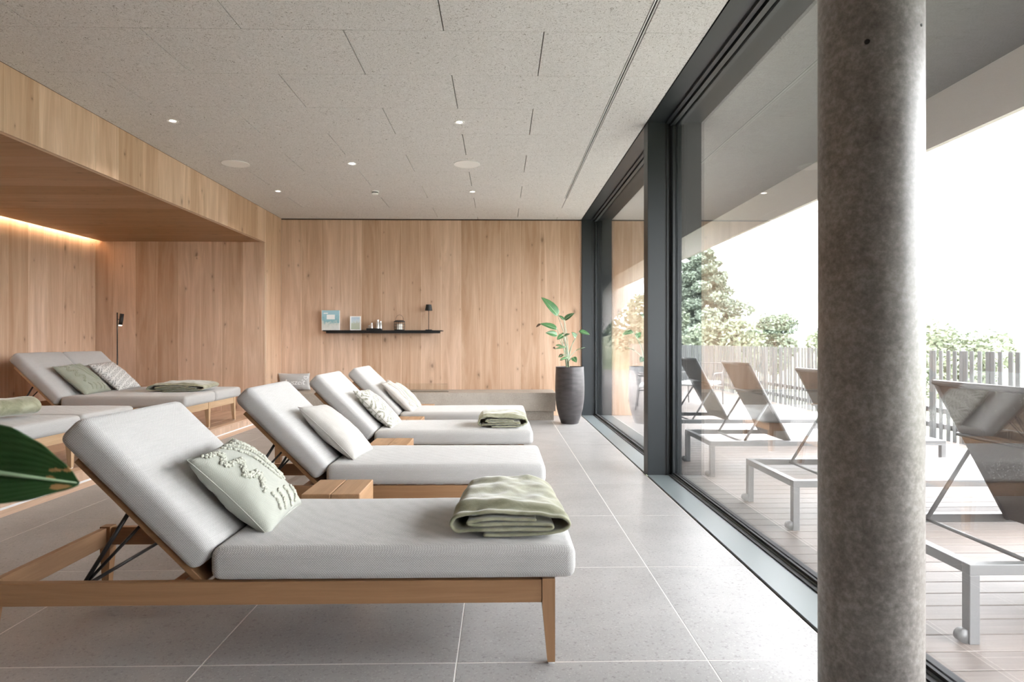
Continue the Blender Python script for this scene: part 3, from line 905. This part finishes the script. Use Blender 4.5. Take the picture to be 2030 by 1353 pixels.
# grey cushion with lettering
me, pt = pillow_mesh(0.26, 0.47, 0.13, 71.0, 0.008)
gc = link('seat_cushion', me, 'grey_fabric', smooth=True)
gc.matrix_world = frame_matrix((-3.062, 9.10, 0.533), (0, 0.14, -1), (1, 0, 0))
tag(gc, 'grey cushion with white lettering leaning on the bench by the pier', 'cushion')
fc = bpy.data.curves.new('lettering', 'FONT'); fc.body = 'Auszeit'; fc.size = 0.112; fc.shear = 0.25; fc.align_x = 'CENTER'; fc.extrude = 0.002; fc.space_character = 0.95
fo = bpy.data.objects.new('tmp_text', fc); COL.objects.link(fo)
bpy.context.view_layer.update()
tm = bpy.data.meshes.new_from_object(fo.evaluated_get(bpy.context.evaluated_depsgraph_get()))
bpy.data.objects.remove(fo)
# wrap the flat lettering on the cushion face: text x -> cushion y, text y -> -cushion x
def wrap(me_):
    for v in me_.vertices:
        yy, xx = v.co.x + 0.005, -v.co.y + 0.032
        p = pt(max(-0.99, min(0.99, xx / 0.13)), max(-0.99, min(0.99, yy / 0.235)), 1)
        v.co = Vector((xx, yy, p.z + 0.003 + v.co.z))
wrap(tm); link('lettering', tm, 'white', gc)
hp = [Vector((0.028 * 16 * math.sin(t) ** 3 / 16, 0.028 * (13 * math.cos(t) - 5 * math.cos(2 * t) - 2 * math.cos(3 * t) - math.cos(4 * t)) / 16, 0)) for t in (2 * math.pi * k / 28 for k in range(29))]
hp = [Vector((-(p.y) - 0.068, p.x + 0.182, pt((-(p.y) - 0.068) / 0.13, min(0.99, (p.x + 0.182) / 0.235), 1).z + 0.004)) for p in hp]
tube('heart', hp, 0.004, 'white', gc, 6)

# ------------------------------------------------------------------ wall shelf and what stands on it
sh = thing('wall_shelf', 'long black metal wall shelf on the oak back wall', 'shelf', (0, 0, 0))
box('board', -2.625, -0.86, 9.03, YB - 0.001, 1.285, 1.300, 'black', sh)
box('front_profile', -2.58, -0.89, 9.045, 9.075, 1.255, 1.285, 'black', sh)
SZ = 1.300
def book_cover():
    t = NT('seaside_cover')
    v = t.coords((1, 1, 1)); sep = t.n('SeparateXYZ'); t.l(v, sep.inputs[0])
    nz = t.noise(v, 22.0, 4, 0.6)
    f = t.mth('ADD', t.mth('MULTIPLY', sep.outputs[2], 3.3), t.mth('MULTIPLY', t.mth('SUBTRACT', nz, 0.5), 0.9))
    c = t.ramp(f, [(0.10, (0.72, 0.74, 0.72)), (0.36, (0.62, 0.66, 0.62)), (0.47, (0.26, 0.48, 0.53)), (0.80, (0.36, 0.58, 0.66))])
    return t.set(color=c, rough=0.4)
bk = thing('book', 'large pale blue seaside picture book standing on the shelf', 'book', (-2.535, 9.14, SZ))
box('page_block', -0.125, 0.126, -0.008, 0.010, 0.003, 0.297, 'white', bk)
box('front_cover', -0.130, 0.130, -0.013, -0.008, 0, 0.30, book_cover(), bk, bev=0.001)
box('back_cover', -0.130, 0.130, 0.010, 0.014, 0, 0.30, 'white', bk)
box('spine', -0.133, -0.129, -0.013, 0.014, 0, 0.30, 'white', bk)
box('title_label', -0.058, 0.062, -0.0145, -0.013, 0.165, 0.235, 'white', bk)
box('title_stroke', -0.105, -0.04, -0.0145, -0.013, 0.248, 0.262, 'white', bk)
pf = thing('photo_frame', 'small white framed landscape picture on the shelf', 'picture frame', (-2.168, 9.14, SZ))
boxes('frame', [(-0.08, -0.066, -0.01, 0.01, 0, 0.212), (0.066, 0.08, -0.01, 0.01, 0, 0.212), (-0.066, 0.066, -0.01, 0.01, 0, 0.014), (-0.066, 0.066, -0.01, 0.01, 0.198, 0.212)], 'white', pf)
def pic():
    t = NT('landscape_print')
    v = t.coords(); sep = t.n('SeparateXYZ'); t.l(v, sep.inputs[0])
    f = t.mth('ADD', t.mth('MULTIPLY', sep.outputs[2], 4.7), t.mth('MULTIPLY', t.mth('SUBTRACT', t.noise(v, 30.0), 0.5), 0.7))
    return t.set(color=t.ramp(f, [(0.1, (0.50, 0.55, 0.44)), (0.5, (0.52, 0.56, 0.47)), (0.62, (0.62, 0.70, 0.74)), (0.9, (0.50, 0.62, 0.72))]), rough=0.3)
box('picture', -0.066, 0.066, -0.004, 0.006, 0.014, 0.198, pic(), pf)
tr = thing('serving_tray', 'small black tray under the steel flasks on the shelf', 'tray', (-1.885, 9.14, SZ))
boxes('tray_body', [(-0.11, 0.11, -0.05, 0.05, 0.0, 0.012), (-0.11, 0.11, -0.05, -0.044, 0.012, 0.03), (-0.11, 0.11, 0.044, 0.05, 0.012, 0.03), (-0.11, -0.104, -0.05, 0.05, 0.012, 0.03), (0.104, 0.11, -0.05, 0.05, 0.012, 0.03)], 'black', tr)
def flask(label, x, y, r, h, mat):
    t = thing('flask', label, 'flask', (x, y, SZ + 0.012))
    lathe('body', [(0, 0), (r, 0), (r, h * 0.72), (r * 0.7, h * 0.82), (r * 0.7, h * 0.9)], mat, t, 20)
    lathe('stopper', [(r * 0.72, h * 0.9), (r * 0.72, h), (0, h)], 'steel', t, 20)
flask('short steel flask on the left of the tray', -1.925, 9.14, 0.018, 0.10, 'steel')
flask('squat clear glass jar at the left end of the tray', -1.965, 9.145, 0.017, 0.06, 'clear')
flask('tall steel flask on the tray', -1.835, 9.135, 0.026, 0.145, 'steel')
flask('second steel flask at the right end of the tray', -1.795, 9.15, 0.022, 0.125, 'steel')
lt = thing('lantern', 'black wire lantern on the shelf with white candle inside', 'lantern', (-1.508, 9.135, SZ))
lathe('base_plate', [(0, 0), (0.075, 0), (0.08, 0.006), (0.08, 0.012), (0, 0.012)], 'black', lt, 28)
lathe('top_ring', [(0.083, 0.128), (0.083, 0.134), (0.06, 0.150), (0.054, 0.150), (0.076, 0.130)], 'black', lt, 28)
for k in range(16):
    a = 2 * math.pi * k / 16
    tube('wire', [(0.078 * math.cos(a), 0.078 * math.sin(a), 0.01), (0.085 * math.cos(a), 0.085 * math.sin(a), 0.07), (0.078 * math.cos(a), 0.078 * math.sin(a), 0.13)], 0.0018, 'black', lt, 5)
for z in (0.05, 0.09):
    tube('hoop', [(0.085 * math.cos(a), 0.085 * math.sin(a), z) for a in (2 * math.pi * k / 28 for k in range(29))], 0.0015, 'black', lt, 5)
tube('handle', [(0.06 * math.cos(a), 0, 0.148 + 0.085 * math.sin(a)) for a in (math.pi * k / 16 for k in range(17))], 0.0022, 'black', lt, 6)
cd = tag(lathe('candle', [(0, 0), (0.042, 0), (0.042, 0.082), (0.038, 0.086), (0, 0.084)], 'candle', None, 24), 'thick white candle inside the wire lantern', 'candle')
cd.location = (-1.508, 9.135, SZ + 0.012)
tl = thing('table_lamp', 'small black table lamp at the right end of the shelf', 'lamp', (-1.07, 9.13, SZ))
lathe('base', [(0, 0), (0.05, 0), (0.052, 0.005), (0.05, 0.011), (0.008, 0.013), (0, 0.013)], 'black', tl, 28)
tube('pole', [(0, 0, 0.012), (0, 0, 0.33)], 0.0045, 'black', tl)
lathe('shade', [(0.056, 0.298), (0.040, 0.388), (0.0, 0.389), (0.0, 0.386), (0.038, 0.385), (0.054, 0.298)], 'black', tl, 28)

# ------------------------------------------------------------------ reading lamps in the alcove
def reading_lamp(label, x, y, top, hx, ang, flip=1):
    t = thing('floor_lamp', label, 'floor lamp', (x, y, ZP))
    lathe('base', [(0, 0), (0.10, 0), (0.10, 0.012), (0, 0.014)], 'black', t, 28)
    tube('pole', [(0, 0, 0.012), (0, 0, top - ZP)], 0.007, 'black', t)
    z = top - ZP - 0.09
    tube('arm', [(0, 0, z), (hx, 0, z)], 0.005, 'black', t)
    d = Vector((math.sin(ang), 0, -math.cos(ang)))
    c = Vector((hx, 0, z))
    hd = tube('head', [c - d * 0.075, c + d * 0.075], 0.024, 'black', t, 16)
    tube('bulb', [c + d * 0.076, c + d * 0.082], 0.018, 'bulb', hd, 12)
    return t
reading_lamp('slim black floor lamp in the alcove corner behind the far daybed', -5.00, 8.02, 1.512, 0.05, -0.15)
reading_lamp('slim black floor lamp beside the near daybed cut by the left edge', -4.93, 5.60, 1.50, 0.285, 0.93)

# ------------------------------------------------------------------ ceiling fittings
def downlight(label, x, y, star=False):
    t = thing('downlight', label, 'ceiling light', (x, y, H), group='recessed ceiling downlights')
    lathe('ring', [(0.026, -0.001), (0.044, -0.004), (0.046, 0.0), (0.026, 0.0)], 'white', t, 28)
    ld = bpy.data.lights.new('downlight_beam', 'SPOT'); ld.energy = 18.0; ld.color = (1.0, 0.92, 0.82); ld.spot_size = math.radians(120); ld.spot_blend = 1.0; ld.shadow_soft_size = 0.03
    lo_ = bpy.data.objects.new('lamp', ld); COL.objects.link(lo_); lo_.parent = t; lo_.location = (0, 0, -0.02)
    lathe('lens', [(0, -0.0005), (0.026, -0.0005), (0.026, 0.0), (0, 0.0)], 'lens_star' if star else 'lens', t, 24)
downlight('round recessed downlight nearest the oak fascia', -2.755, 5.16)
downlight('round recessed downlight near the ceiling centre in front', -0.342, 5.14)
downlight('small round downlight at the far end beside the fascia', -2.745, 7.55)
downlight('small round downlight at the far end above the wall shelf', -0.34, 7.53)
downlight('bright glaring downlight in the middle of the ceiling', -1.545, 6.36, True)
def speaker(label, x, y):
    t = thing('ceiling_speaker', label, 'speaker', (x, y, H), group='round ceiling speakers')
    lathe('rim', [(0.136, 0.0), (0.138, -0.006), (0.132, -0.007), (0.130, -0.004)], 'white', t, 48)
    lathe('grille', [(0.131, -0.004), (0.131, -0.005), (0, -0.005)], 'white', t, 48)
speaker('round white ceiling speaker beside the oak fascia', -2.76, 6.385)
speaker('round white ceiling speaker near the window side', -0.344, 6.36)
sm = thing('smoke_detector', 'small white smoke detector on the ceiling', 'smoke detector', (-1.545, 7.53, H))
lathe('base', [(0.05, 0), (0.05, -0.012), (0.046, -0.014), (0, -0.014)], 'white', sm, 28)
lathe('vent', [(0.040, -0.014), (0.040, -0.026), (0, -0.026)], 'black', sm, 20)
lathe('cap', [(0.042, -0.026), (0.036, -0.042), (0.0, -0.046), (0, -0.026)], 'white', sm, 28)

# ------------------------------------------------------------------ plants
def blade_bm(base, tip, w, up, droop=0.12, fold=0.25, n=12, m=6, bm=None, seed=0.0):
    bm = bm or bmesh.new()
    B, Tt = Vector(base), Vector(tip); ax = Tt - B; L_ = ax.length; ax.normalize()
    side = ax.cross(Vector(up)).normalized(); nn = side.cross(ax).normalized()
    g = []
    for i in range(n + 1):
        t = i / n
        hw = w / 2 * (math.sin(math.pi * min(1, t * 0.96 + 0.04) ** 0.72)) ** 0.75 if 0 < t < 1 else 0.0015
        c = B + ax * (L_ * t) - nn * (droop * L_ * t * t) + nn * (droop * L_ * t * 0.6)
        g.append([bm.verts.new(c + side * (hw * (2 * j / m - 1)) + nn * (fold * hw * abs(2 * j / m - 1) + 0.02 * hw * math.sin(t * 30 + j * 2 + seed))) for j in range(m + 1)])
    for A, C in zip(g, g[1:]):
        for j in range(m): bm.faces.new((A[j], A[j + 1], C[j + 1], C[j]))
    return bm
def blade(name, base, tip, w, up, mat, parent, **kw):
    o = link(name, bm_mesh(blade_bm(base, tip, w, up, **kw)), mat, parent, smooth=True)
    md = o.modifiers.new('thick', 'SOLIDIFY'); md.thickness = 0.0015
    return o

PX, PY = 0.968, 8.38
pp = thing('potted_plant', 'tall dark grey vase planter with strelitzia by the window', 'potted plant', (PX, PY, 0))
pot_m = NT('metallic_planter')
pv_ = pot_m.coords((1, 1, 4)); pn = pot_m.noise(pv_, 6.0, 4)
pot_m.set(color=pot_m.ramp(pn, [(0.3, (0.05, 0.046, 0.048)), (0.7, (0.085, 0.078, 0.08))]), rough=0.38, metal=0.25)
lathe('planter', [(0, 0), (0.115, 0), (0.122, 0.006), (0.150, 0.09), (0.180, 0.20), (0.197, 0.33), (0.203, 0.46), (0.201, 0.60), (0.193, 0.785), (0.180, 0.785), (0.180, 0.74), (0, 0.74)], pot_m.m, pp, 48)
lathe('soil', [(0, 0.750), (0.179, 0.745)], 'soil', pp, 32)
def zp(u, v, dy=0.0):
    """zoomed photo point -> plant space on the plant's own plane"""
    px, py = 1060 + u / 8.456, 580 + v / 8.456
    Y = PY + dy
    a = (px - 1015) / 1201.0; b = (676.5 - py) / 1201.0
    dx, dyy = math.sin(YAW) + math.cos(YAW) * a, math.cos(YAW) - math.sin(YAW) * a
    s = Y / dyy
    return Vector((dx * s - PX, dy, CAM_H + b * s))
K = 8.38 / 1201 / 8.456
lv = [((390, 392), (120, 78), 200, -0.06, (0.55, -0.75, 0.4)), ((375, 612), (95, 520), 125, -0.10, (0.1, -0.75, 0.65)), ((378, 712), (188, 675), 105, -0.15, (0, -0.9, 0.4)),
      ((500, 465), (662, 345), 105, 0.0, (-0.3, -0.7, 0.6)), ((492, 465), (402, 385), 80, 0.05, (0.3, -0.6, 0.7)), ((475, 715), (375, 790), 90, -0.12, (0, -0.85, 0.5)),
      ((495, 735), (590, 695), 65, -0.05, (0, -0.6, 0.8)), ((690, 762), (622, 668), 110, 0.02, (0.5, -0.7, 0.5)), ((742, 655), (925, 705), 105, 0.04, (0.2, -0.7, 0.7)),
      ((468, 915), (352, 885), 75, -0.1, (0, -0.6, 0.8)), ((520, 915), (340, 945), 40, -0.12, (0, -0.8, 0.6)), ((485, 1040), (398, 1085), 55, -0.1, (0, -0.6, 0.8)),
      ((545, 1098), (428, 1130), 60, -0.14, (0, -0.7, 0.7)), ((640, 1090), (700, 1172), 95, -0.1, (0, -0.9, 0.3)), ((690, 975), (846, 918), 32, 0.1, (0, -0.3, 1)), ((450, 700), (520, 690), 60, 0.08, (0, -0.4, 0.9))]
for i, (b, t, w, dy, up) in enumerate(lv):
    B, Tt = zp(*b, dy), zp(*t, dy * 1.3 - 0.02)
    lf = blade('leaf', B, Tt, w * K, up, 'leaf', pp, droop=0.10, fold=0.30, seed=i)
    tube('midrib', [B, B.lerp(Tt, 0.5) + Vector((0, -0.003, 0.004)), Tt.lerp(B, 0.05)], [0.004, 0.003, 0.001], 'vein', lf, 5)
    root = Vector((0.02 * math.cos(i * 2.1) - 0.03, 0.02 * math.sin(i * 2.1), 0.74))
    mid = root.lerp(B, 0.55) + Vector((-(B.x - root.x) * 0.18, 0, 0.03))
    tube('stem', spline([root, mid, B], 6), [0.009 - 0.0055 * k / 12 for k in range(13)], 'stem', pp, 6)
for i, (b, t, w) in enumerate((((95, 528), (22, 582), 40), ((345, 935), (305, 932), 45), ((470, 1045), (398, 1085), 60), ((470, 1118), (425, 1140), 40))):
    blade('dry_tip', zp(*b, -0.12), zp(*t, -0.14), w * K, (0, -0.8, 0.5), 'leaf_dry', pp)

# broad leaved plant whose leaf reaches into the frame on the left, close to the camera
rp = thing('potted_rubber_plant', 'broad glossy green leaf of a plant cut by the left edge', 'potted plant', (-1.42, 1.05, 0))
lathe('planter', [(0, 0), (0.13, 0), (0.17, 0.2), (0.185, 0.42), (0.17, 0.42), (0.165, 0.38), (0, 0.38)], pot_m.m, rp, 40)
lathe('soil', [(0, 0.39), (0.166, 0.385)], 'soil', rp, 24)
tube('trunk', spline([(0, 0, 0.37), (0.01, 0.01, 0.7), (-0.01, 0, 1.05), (0.0, 0, 1.30)], 6), 0.010, 'bark', rp)
nb, nt = Vector((0.465, -0.03, 0.955)), Vector((0.731, -0.05, 0.909))
lf = link('leaf', bm_mesh(blade_bm(nb, nt, 0.135, (0.0, -0.9, 0.42), droop=0.05, fold=0.15, n=70, m=36)), 'leaf_near', rp, smooth=True)
lf.data.materials.append(M['brown_spot'])
for f_ in lf.data.polygons:
    q_ = f_.center
    for (sx_, sz_, ax_, az_) in ((0.703, 0.903, 0.016, 0.0040), (0.711, 0.928, 0.010, 0.0035), (0.690, 0.928, 0.010, 0.003), (0.684, 0.916, 0.008, 0.003)):
        if ((q_.x - sx_) / ax_) ** 2 + ((q_.z - sz_) / az_) ** 2 + 0.5 * noise.noise(q_ * 90) < 1: f_.material_index = 1
lf.modifiers.new('thick', 'SOLIDIFY').thickness = 0.002
tube('midrib', [nb + Vector((0, -0.004, 0)), nb.lerp(nt, 0.5) + Vector((0, -0.013, -0.004)), nt], [0.005, 0.004, 0.001], 'vein', lf, 6)
tube('stem', spline([(0, 0, 0.80), (0.15, 0, 0.88), nb], 6), 0.005, 'stem', rp, 6)
for i, (a, z, e) in enumerate(((2.4, 0.75, 0.3), (3.6, 0.9, 0.3), (1.6, 1.0, 0.35), (4.6, 1.1, 0.35), (2.9, 1.2, 0.4), (3.3, 0.6, 0.25))):
    r0 = Vector((math.cos(a), math.sin(a), 0))
    B = Vector((0, 0, z)) + r0 * 0.10 + Vector((0, 0, 0.04)); Tt = Vector((0, 0, z + 0.06)) + r0 * 0.38
    blade('leaf', B, Tt, 0.13, (0, 0, 1), 'leaf_near', rp)
    tube('stem', [Vector((0, 0, z)), B], 0.005, 'stem', rp, 6)
for (u, v, a, b) in ((0.80, 0.10, 0.020, 0.006), (0.90, 0.35, 0.018, 0.005), (0.86, -0.22, 0.022, 0.005)):
    pass

# ================================================================== OUTDOOR FURNITURE
def outdoor_lounger(label, y):
    t = thing('deck_lounger', label, 'lounger', (1.76, y, 0.0), group='aluminium loungers on the deck')
    Lr, W, p, zt = 2.0, 0.70, 0.04, 0.30
    boxes('frame', [(0, Lr, 0, p, zt - p, zt), (0, Lr, W - p, W, zt - p, zt), (0, p, p, W - p, zt - p, zt), (Lr - p, Lr, p, W - p, zt - p, zt)], 'alu', t, bev=0.002)
    for xx in (0.0, Lr - p):
        for yy in (0.0, W - p):
            lg = box('leg', xx, xx + p, yy, yy + p, 0.0, zt - p, 'alu', t, bev=0.002)
            if xx == 0.0:
                tube('wheel', [(xx - 0.012, yy + 0.006, 0.028), (xx - 0.012, yy + p - 0.006, 0.028)], 0.026, 'alu', lg, 16)
    box('seat_sling', 0.72, Lr - p, p, W - p, zt - 0.006, zt - 0.001, 'sling_light', t)
    hx, hz = 0.70, zt - 0.02
    tx, tz = 0.345, 0.94
    d = (Vector((tx, 0, tz)) - Vector((hx, 0, hz)))
    for yy in (p + 0.012, W - p - 0.012):
        tube('back_tube', [(hx, yy, hz), (tx, yy, tz)], 0.014, 'alu', t, 8)
        m = Vector((hx, yy, hz)) + d * 0.52
        tube('prop', [m, (0.30, yy, zt - 0.02)], 0.010, 'alu', t, 8)
    tube('back_bar', [(tx, p, tz), (tx, W - p, tz)], 0.014, 'alu', t, 8)
    q = Vector((hx, 0, hz)) + d * 0.62
    tube('back_bar', [(q.x - 0.02, p, q.z), (q.x - 0.02, W - p, q.z)], 0.010, 'black', t, 8)
    tube('prop_bar', [(0.30, p, zt - 0.02), (0.30, W - p, zt - 0.02)], 0.009, 'alu', t, 8)
    bm = bmesh.new()
    nn = Vector((d.z, 0, -d.x)).normalized()
    g = [[], []]
    for k in range(9):
        c = Vector((hx, 0, hz)) + d * (k / 8) + nn * (-0.015 * math.sin(math.pi * k / 8))
        for i, yy in enumerate((p + 0.014, W - p - 0.014)): g[i].append(bm.verts.new((c.x, yy, c.z)))
    for k in range(8): bm.faces.new((g[0][k], g[0][k + 1], g[1][k + 1], g[1][k]))
    s = link('back_sling', bm_mesh(bm), 'sling', t)
    s.modifiers.new('thick', 'SOLIDIFY').thickness = 0.002
for i, (y, w) in enumerate(((2.235, 'nearest to the camera right of the column'), (3.60, 'second on the deck partly behind the column'), (5.03, 'third on the deck left of the column'), (6.42, 'farthest on the deck beside the chairs'))):
    outdoor_lounger('grey metal deck lounger with dark mesh back, ' + w, y)

def deck_chair(label, x, y, rz, mat):
    t = thing('garden_chair', label, 'chair', (x, y, 0), rz, group='thin framed garden chairs')
    for sx in (-0.31, 0.31):
        tube('side_frame', spline([(sx, -0.30, 0), (sx, -0.29, 0.40), (sx, -0.27, 0.56), (sx, 0.0, 0.575), (sx, 0.30, 0.58), (sx, 0.34, 0.74)], 5), 0.010, mat, t, 8)
        tube('leg', [(sx, 0.26, 0.58), (sx, 0.33, 0)], 0.010, mat, t, 8)
        tube('seat_bar', [(sx, -0.29, 0.36), (sx, 0.30, 0.33)], 0.009, mat, t, 8)
    for p_, q_ in (((-0.31, -0.29, 0.36), (0.31, -0.29, 0.36)), ((-0.31, 0.30, 0.33), (0.31, 0.30, 0.33)), ((-0.31, 0.34, 0.74), (0.31, 0.34, 0.74))):
        tube('cross_bar', [p_, q_], 0.009, mat, t, 8)
    rounded_cushion('seat_cushion', 0.58, 0.54, 0.06, 'white', t, Matrix.Translation((-0.29, -0.27, 0.365)), 0.005, 3, 0.02)
    for k in range(7):
        xx = -0.24 + 0.08 * k
        tube('back_wire', [(xx, 0.30, 0.40), (xx, 0.34, 0.74)], 0.004, mat, t, 6)
deck_chair('black thin framed garden chair half hidden by the mullion', 2.62, 10.1, 1.3, 'black')
deck_chair('grey thin framed garden chair with white seat near the fence', 3.58, 10.75, -0.6, 'alu')

# ================================================================== LANDSCAPE
def ground_z(x, y):
    d = max(0.0, x - 6.0)
    base = -1.6 - 5.0 * min(1.0, d / 45.0)
    mound = 3.6 * math.exp(-((x - 8.5) / 6.5) ** 2 - ((y - 33) / 11.0) ** 2)
    far = 12.5 * max(0.0, min(1.0, (math.hypot(x, y) - 180) / 160.0)) ** 2
    return base + mound + far + 0.5 * noise.noise(Vector((x * 0.12, y * 0.12, 0))) * min(1, d / 4)
def terrain():
    bm = bmesh.new()
    xs_ = [-60, -20, -6, 0, 3] + [5.4 + 1.2 * k for k in range(25)] + [38, 45, 55, 70, 90, 120, 160, 200, 240, 280, 320, 360, 420]
    ys_ = [-200, -120, -60, -30, -10] + [1.5 * k for k in range(42)] + [66, 75, 90, 110, 140, 180, 220, 260, 300, 340, 380, 430]
    g = [[bm.verts.new((x, y, ground_z(x, y) if x > 5.3 or y > 26 else -1.6)) for y in ys_] for x in xs_]
    for A, B in zip(g, g[1:]):
        for j in range(len(ys_) - 1): bm.faces.new((A[j], B[j], B[j + 1], A[j + 1]))
    o = link('ground', bm_mesh(bm), 'meadow', smooth=True)
    return struct(o, 'grassy bank and valley beyond the deck')
terrain()
hb = bmesh.new()
hp_ = []
for k in range(60):
    a = math.radians(-25 + 130 * k / 59)      # bearing from +Y towards +X
    dd = 330.0
    x, y = dd * math.sin(a), dd * math.cos(a)
    top = 6.5 + 2.2 * noise.noise(Vector((k * 0.16, 1.7, 0))) + 0.8 * noise.noise(Vector((k * 0.7, 5, 0)))
    hp_.append([hb.verts.new((x * s, y * s, z)) for s, z in ((0.9, -8), (1.0, top * 0.7), (1.08, top + 1.14), (1.3, top - 4))])
for A, B in zip(hp_, hp_[1:]):
    for j in range(3): hb.faces.new((A[j], A[j + 1], B[j + 1], B[j]))
struct(link('hills', bm_mesh(hb), 'hill', smooth=True), 'low wooded hills on the horizon')

def foliage(centers, n, leaf, seed, flat=1.0):
    rr = random.Random(seed); vs, fs = [], []
    for _ in range(n):
        c, r = centers[rr.randrange(len(centers))]
        d = Vector((rr.gauss(0, 1), rr.gauss(0, 1), rr.gauss(0, 1))).normalized() * (r * rr.uniform(0.45, 1.0) ** 0.6)
        d.z *= flat
        p = Vector(c) + d
        a = Vector((rr.gauss(0, 1), rr.gauss(0, 1), rr.gauss(0, 0.6))).normalized() * leaf * rr.uniform(0.6, 1.3)
        b = a.cross(Vector((rr.gauss(0, 1), rr.gauss(0, 1), rr.gauss(0, 1)))).normalized() * leaf * 0.45
        i = len(vs)
        vs += [p - a * 0.5, p + b, p + a, p - b]
        fs.append((i, i + 1, i + 2, i + 3))
    me = bpy.data.meshes.new('foliage'); me.from_pydata([tuple(v) for v in vs], [], fs)
    return me
def tree(name, label, cat, x, y, h, rad, kind, mat, seed, n=9000, leaf=0.16, group=None):
    rr = random.Random(seed); z0 = ground_z(x, y) - 0.05
    t = thing(name, label, cat, (x, y, z0), group=group)
    cs = []
    if kind == 'conifer':
        tube('trunk', [(0, 0, 0), (0.05, 0, h * 0.5), (0, 0, h * 0.98)], [0.16, 0.10, 0.02], 'bark', t, 8)
        for k in range(46):
            f = 0.08 + 0.9 * k / 46; a = k * 2.4; ln = rad * (1 - f) ** 0.75 * rr.uniform(0.7, 1.15) + 0.15
            e = Vector((math.cos(a) * ln, math.sin(a) * ln, h * f - 0.10 * ln))
            tube('branch', [(0, 0, h * f), e], [0.03, 0.008], 'bark', t, 5)
            for q in (0.45, 0.7, 0.95): cs.append((tuple(Vector((0, 0, h * f)).lerp(e, q)), 0.26 + 0.16 * ln))
        me = foliage(cs, n, leaf, seed, 0.6)
    else:
        tube('trunk', [(0, 0, 0), (0.04, 0.02, h * 0.3), (0, 0, h * 0.6)], [0.09, 0.07, 0.03], 'bark', t, 8)
        for k in range(16):
            a = rr.uniform(0, 6.28); f = rr.uniform(0.28, 0.86); q = rad * rr.uniform(0.2, 0.75) * (1 - abs(f - 0.5))
            e = Vector((math.cos(a) * q, math.sin(a) * q, h * f))
            tube('branch', [(0, 0, h * 0.3), e], [0.03, 0.008], 'bark', t, 5)
            cs.append((tuple(e), rad * rr.uniform(0.3, 0.5)))
        me = foliage(cs, n, leaf, seed)
    fo_ = link('foliage', me, mat, t); fo_['kind'] = 'stuff'
    return t
tree('larch_tree', 'tall feathery larch behind the fence left of the column', 'tree', 11.4, 34.0, 6.0, 3.3, 'conifer', 'tree_a', 1, 42000, 0.13)
tree('larch_tree', 'smaller larch behind the fence seen through the far pane', 'tree', 5.6, 39.0, 5.6, 2.4, 'conifer', 'tree_a', 2, 30000, 0.13)
tree('round_bush', 'round green bush on the bank behind the fence', 'bush', 14.6, 32.0, 4.0, 1.45, 'round', 'tree_b', 3, 7000, 0.13)
tree('round_bush', 'low pale bush on the bank below the tall larch', 'bush', 8.6, 23.5, 2.2, 1.6, 'round', 'tree_c', 4, 7000, 0.12)
tree('round_bush', 'low bush on the bank seen through the far pane', 'bush', 6.3, 26.0, 2.4, 2.0, 'round', 'tree_c', 5, 7000, 0.12)
tree('sapling', 'thin young tree right of the round bush', 'tree', 17.4, 32.0, 4.6, 0.8, 'round', 'tree_c', 6, 700, 0.12)
tree('sapling', 'thin young tree beside the column edge', 'tree', 19.4, 32.5, 4.6, 0.7, 'round', 'tree_c', 7, 600, 0.12)
va = [(40.0, 52.0, 8.6, 4.0, 'tree_c', 'spring green tree in the valley right of the column'), (51, 66, 9.6, 3.4, 'tree_b', 'blue green tree in the valley behind the spring green tree'),
      (57, 57, 8.8, 3.6, 'tree_b', 'broad tree in the valley near the right edge'), (47, 47, 7.0, 2.8, 'tree_c', 'low pale tree in the valley below the broad tree'),
      (66, 62, 9.2, 4.0, 'tree_b', 'hazy tree in the valley at the right edge'), (62, 80, 10.4, 4.0, 'tree_b', 'distant dark tree in the valley behind the fence'),
      (31, 55, 7.4, 3.2, 'tree_c', 'pale tree in the valley hidden partly by the column')]
for i, (x, y, h, r, m, lb) in enumerate(va):
    tree('valley_tree', lb, 'tree', x, y, h, r, 'round', m, 20 + i, 6000, 0.30, 'trees in the valley')
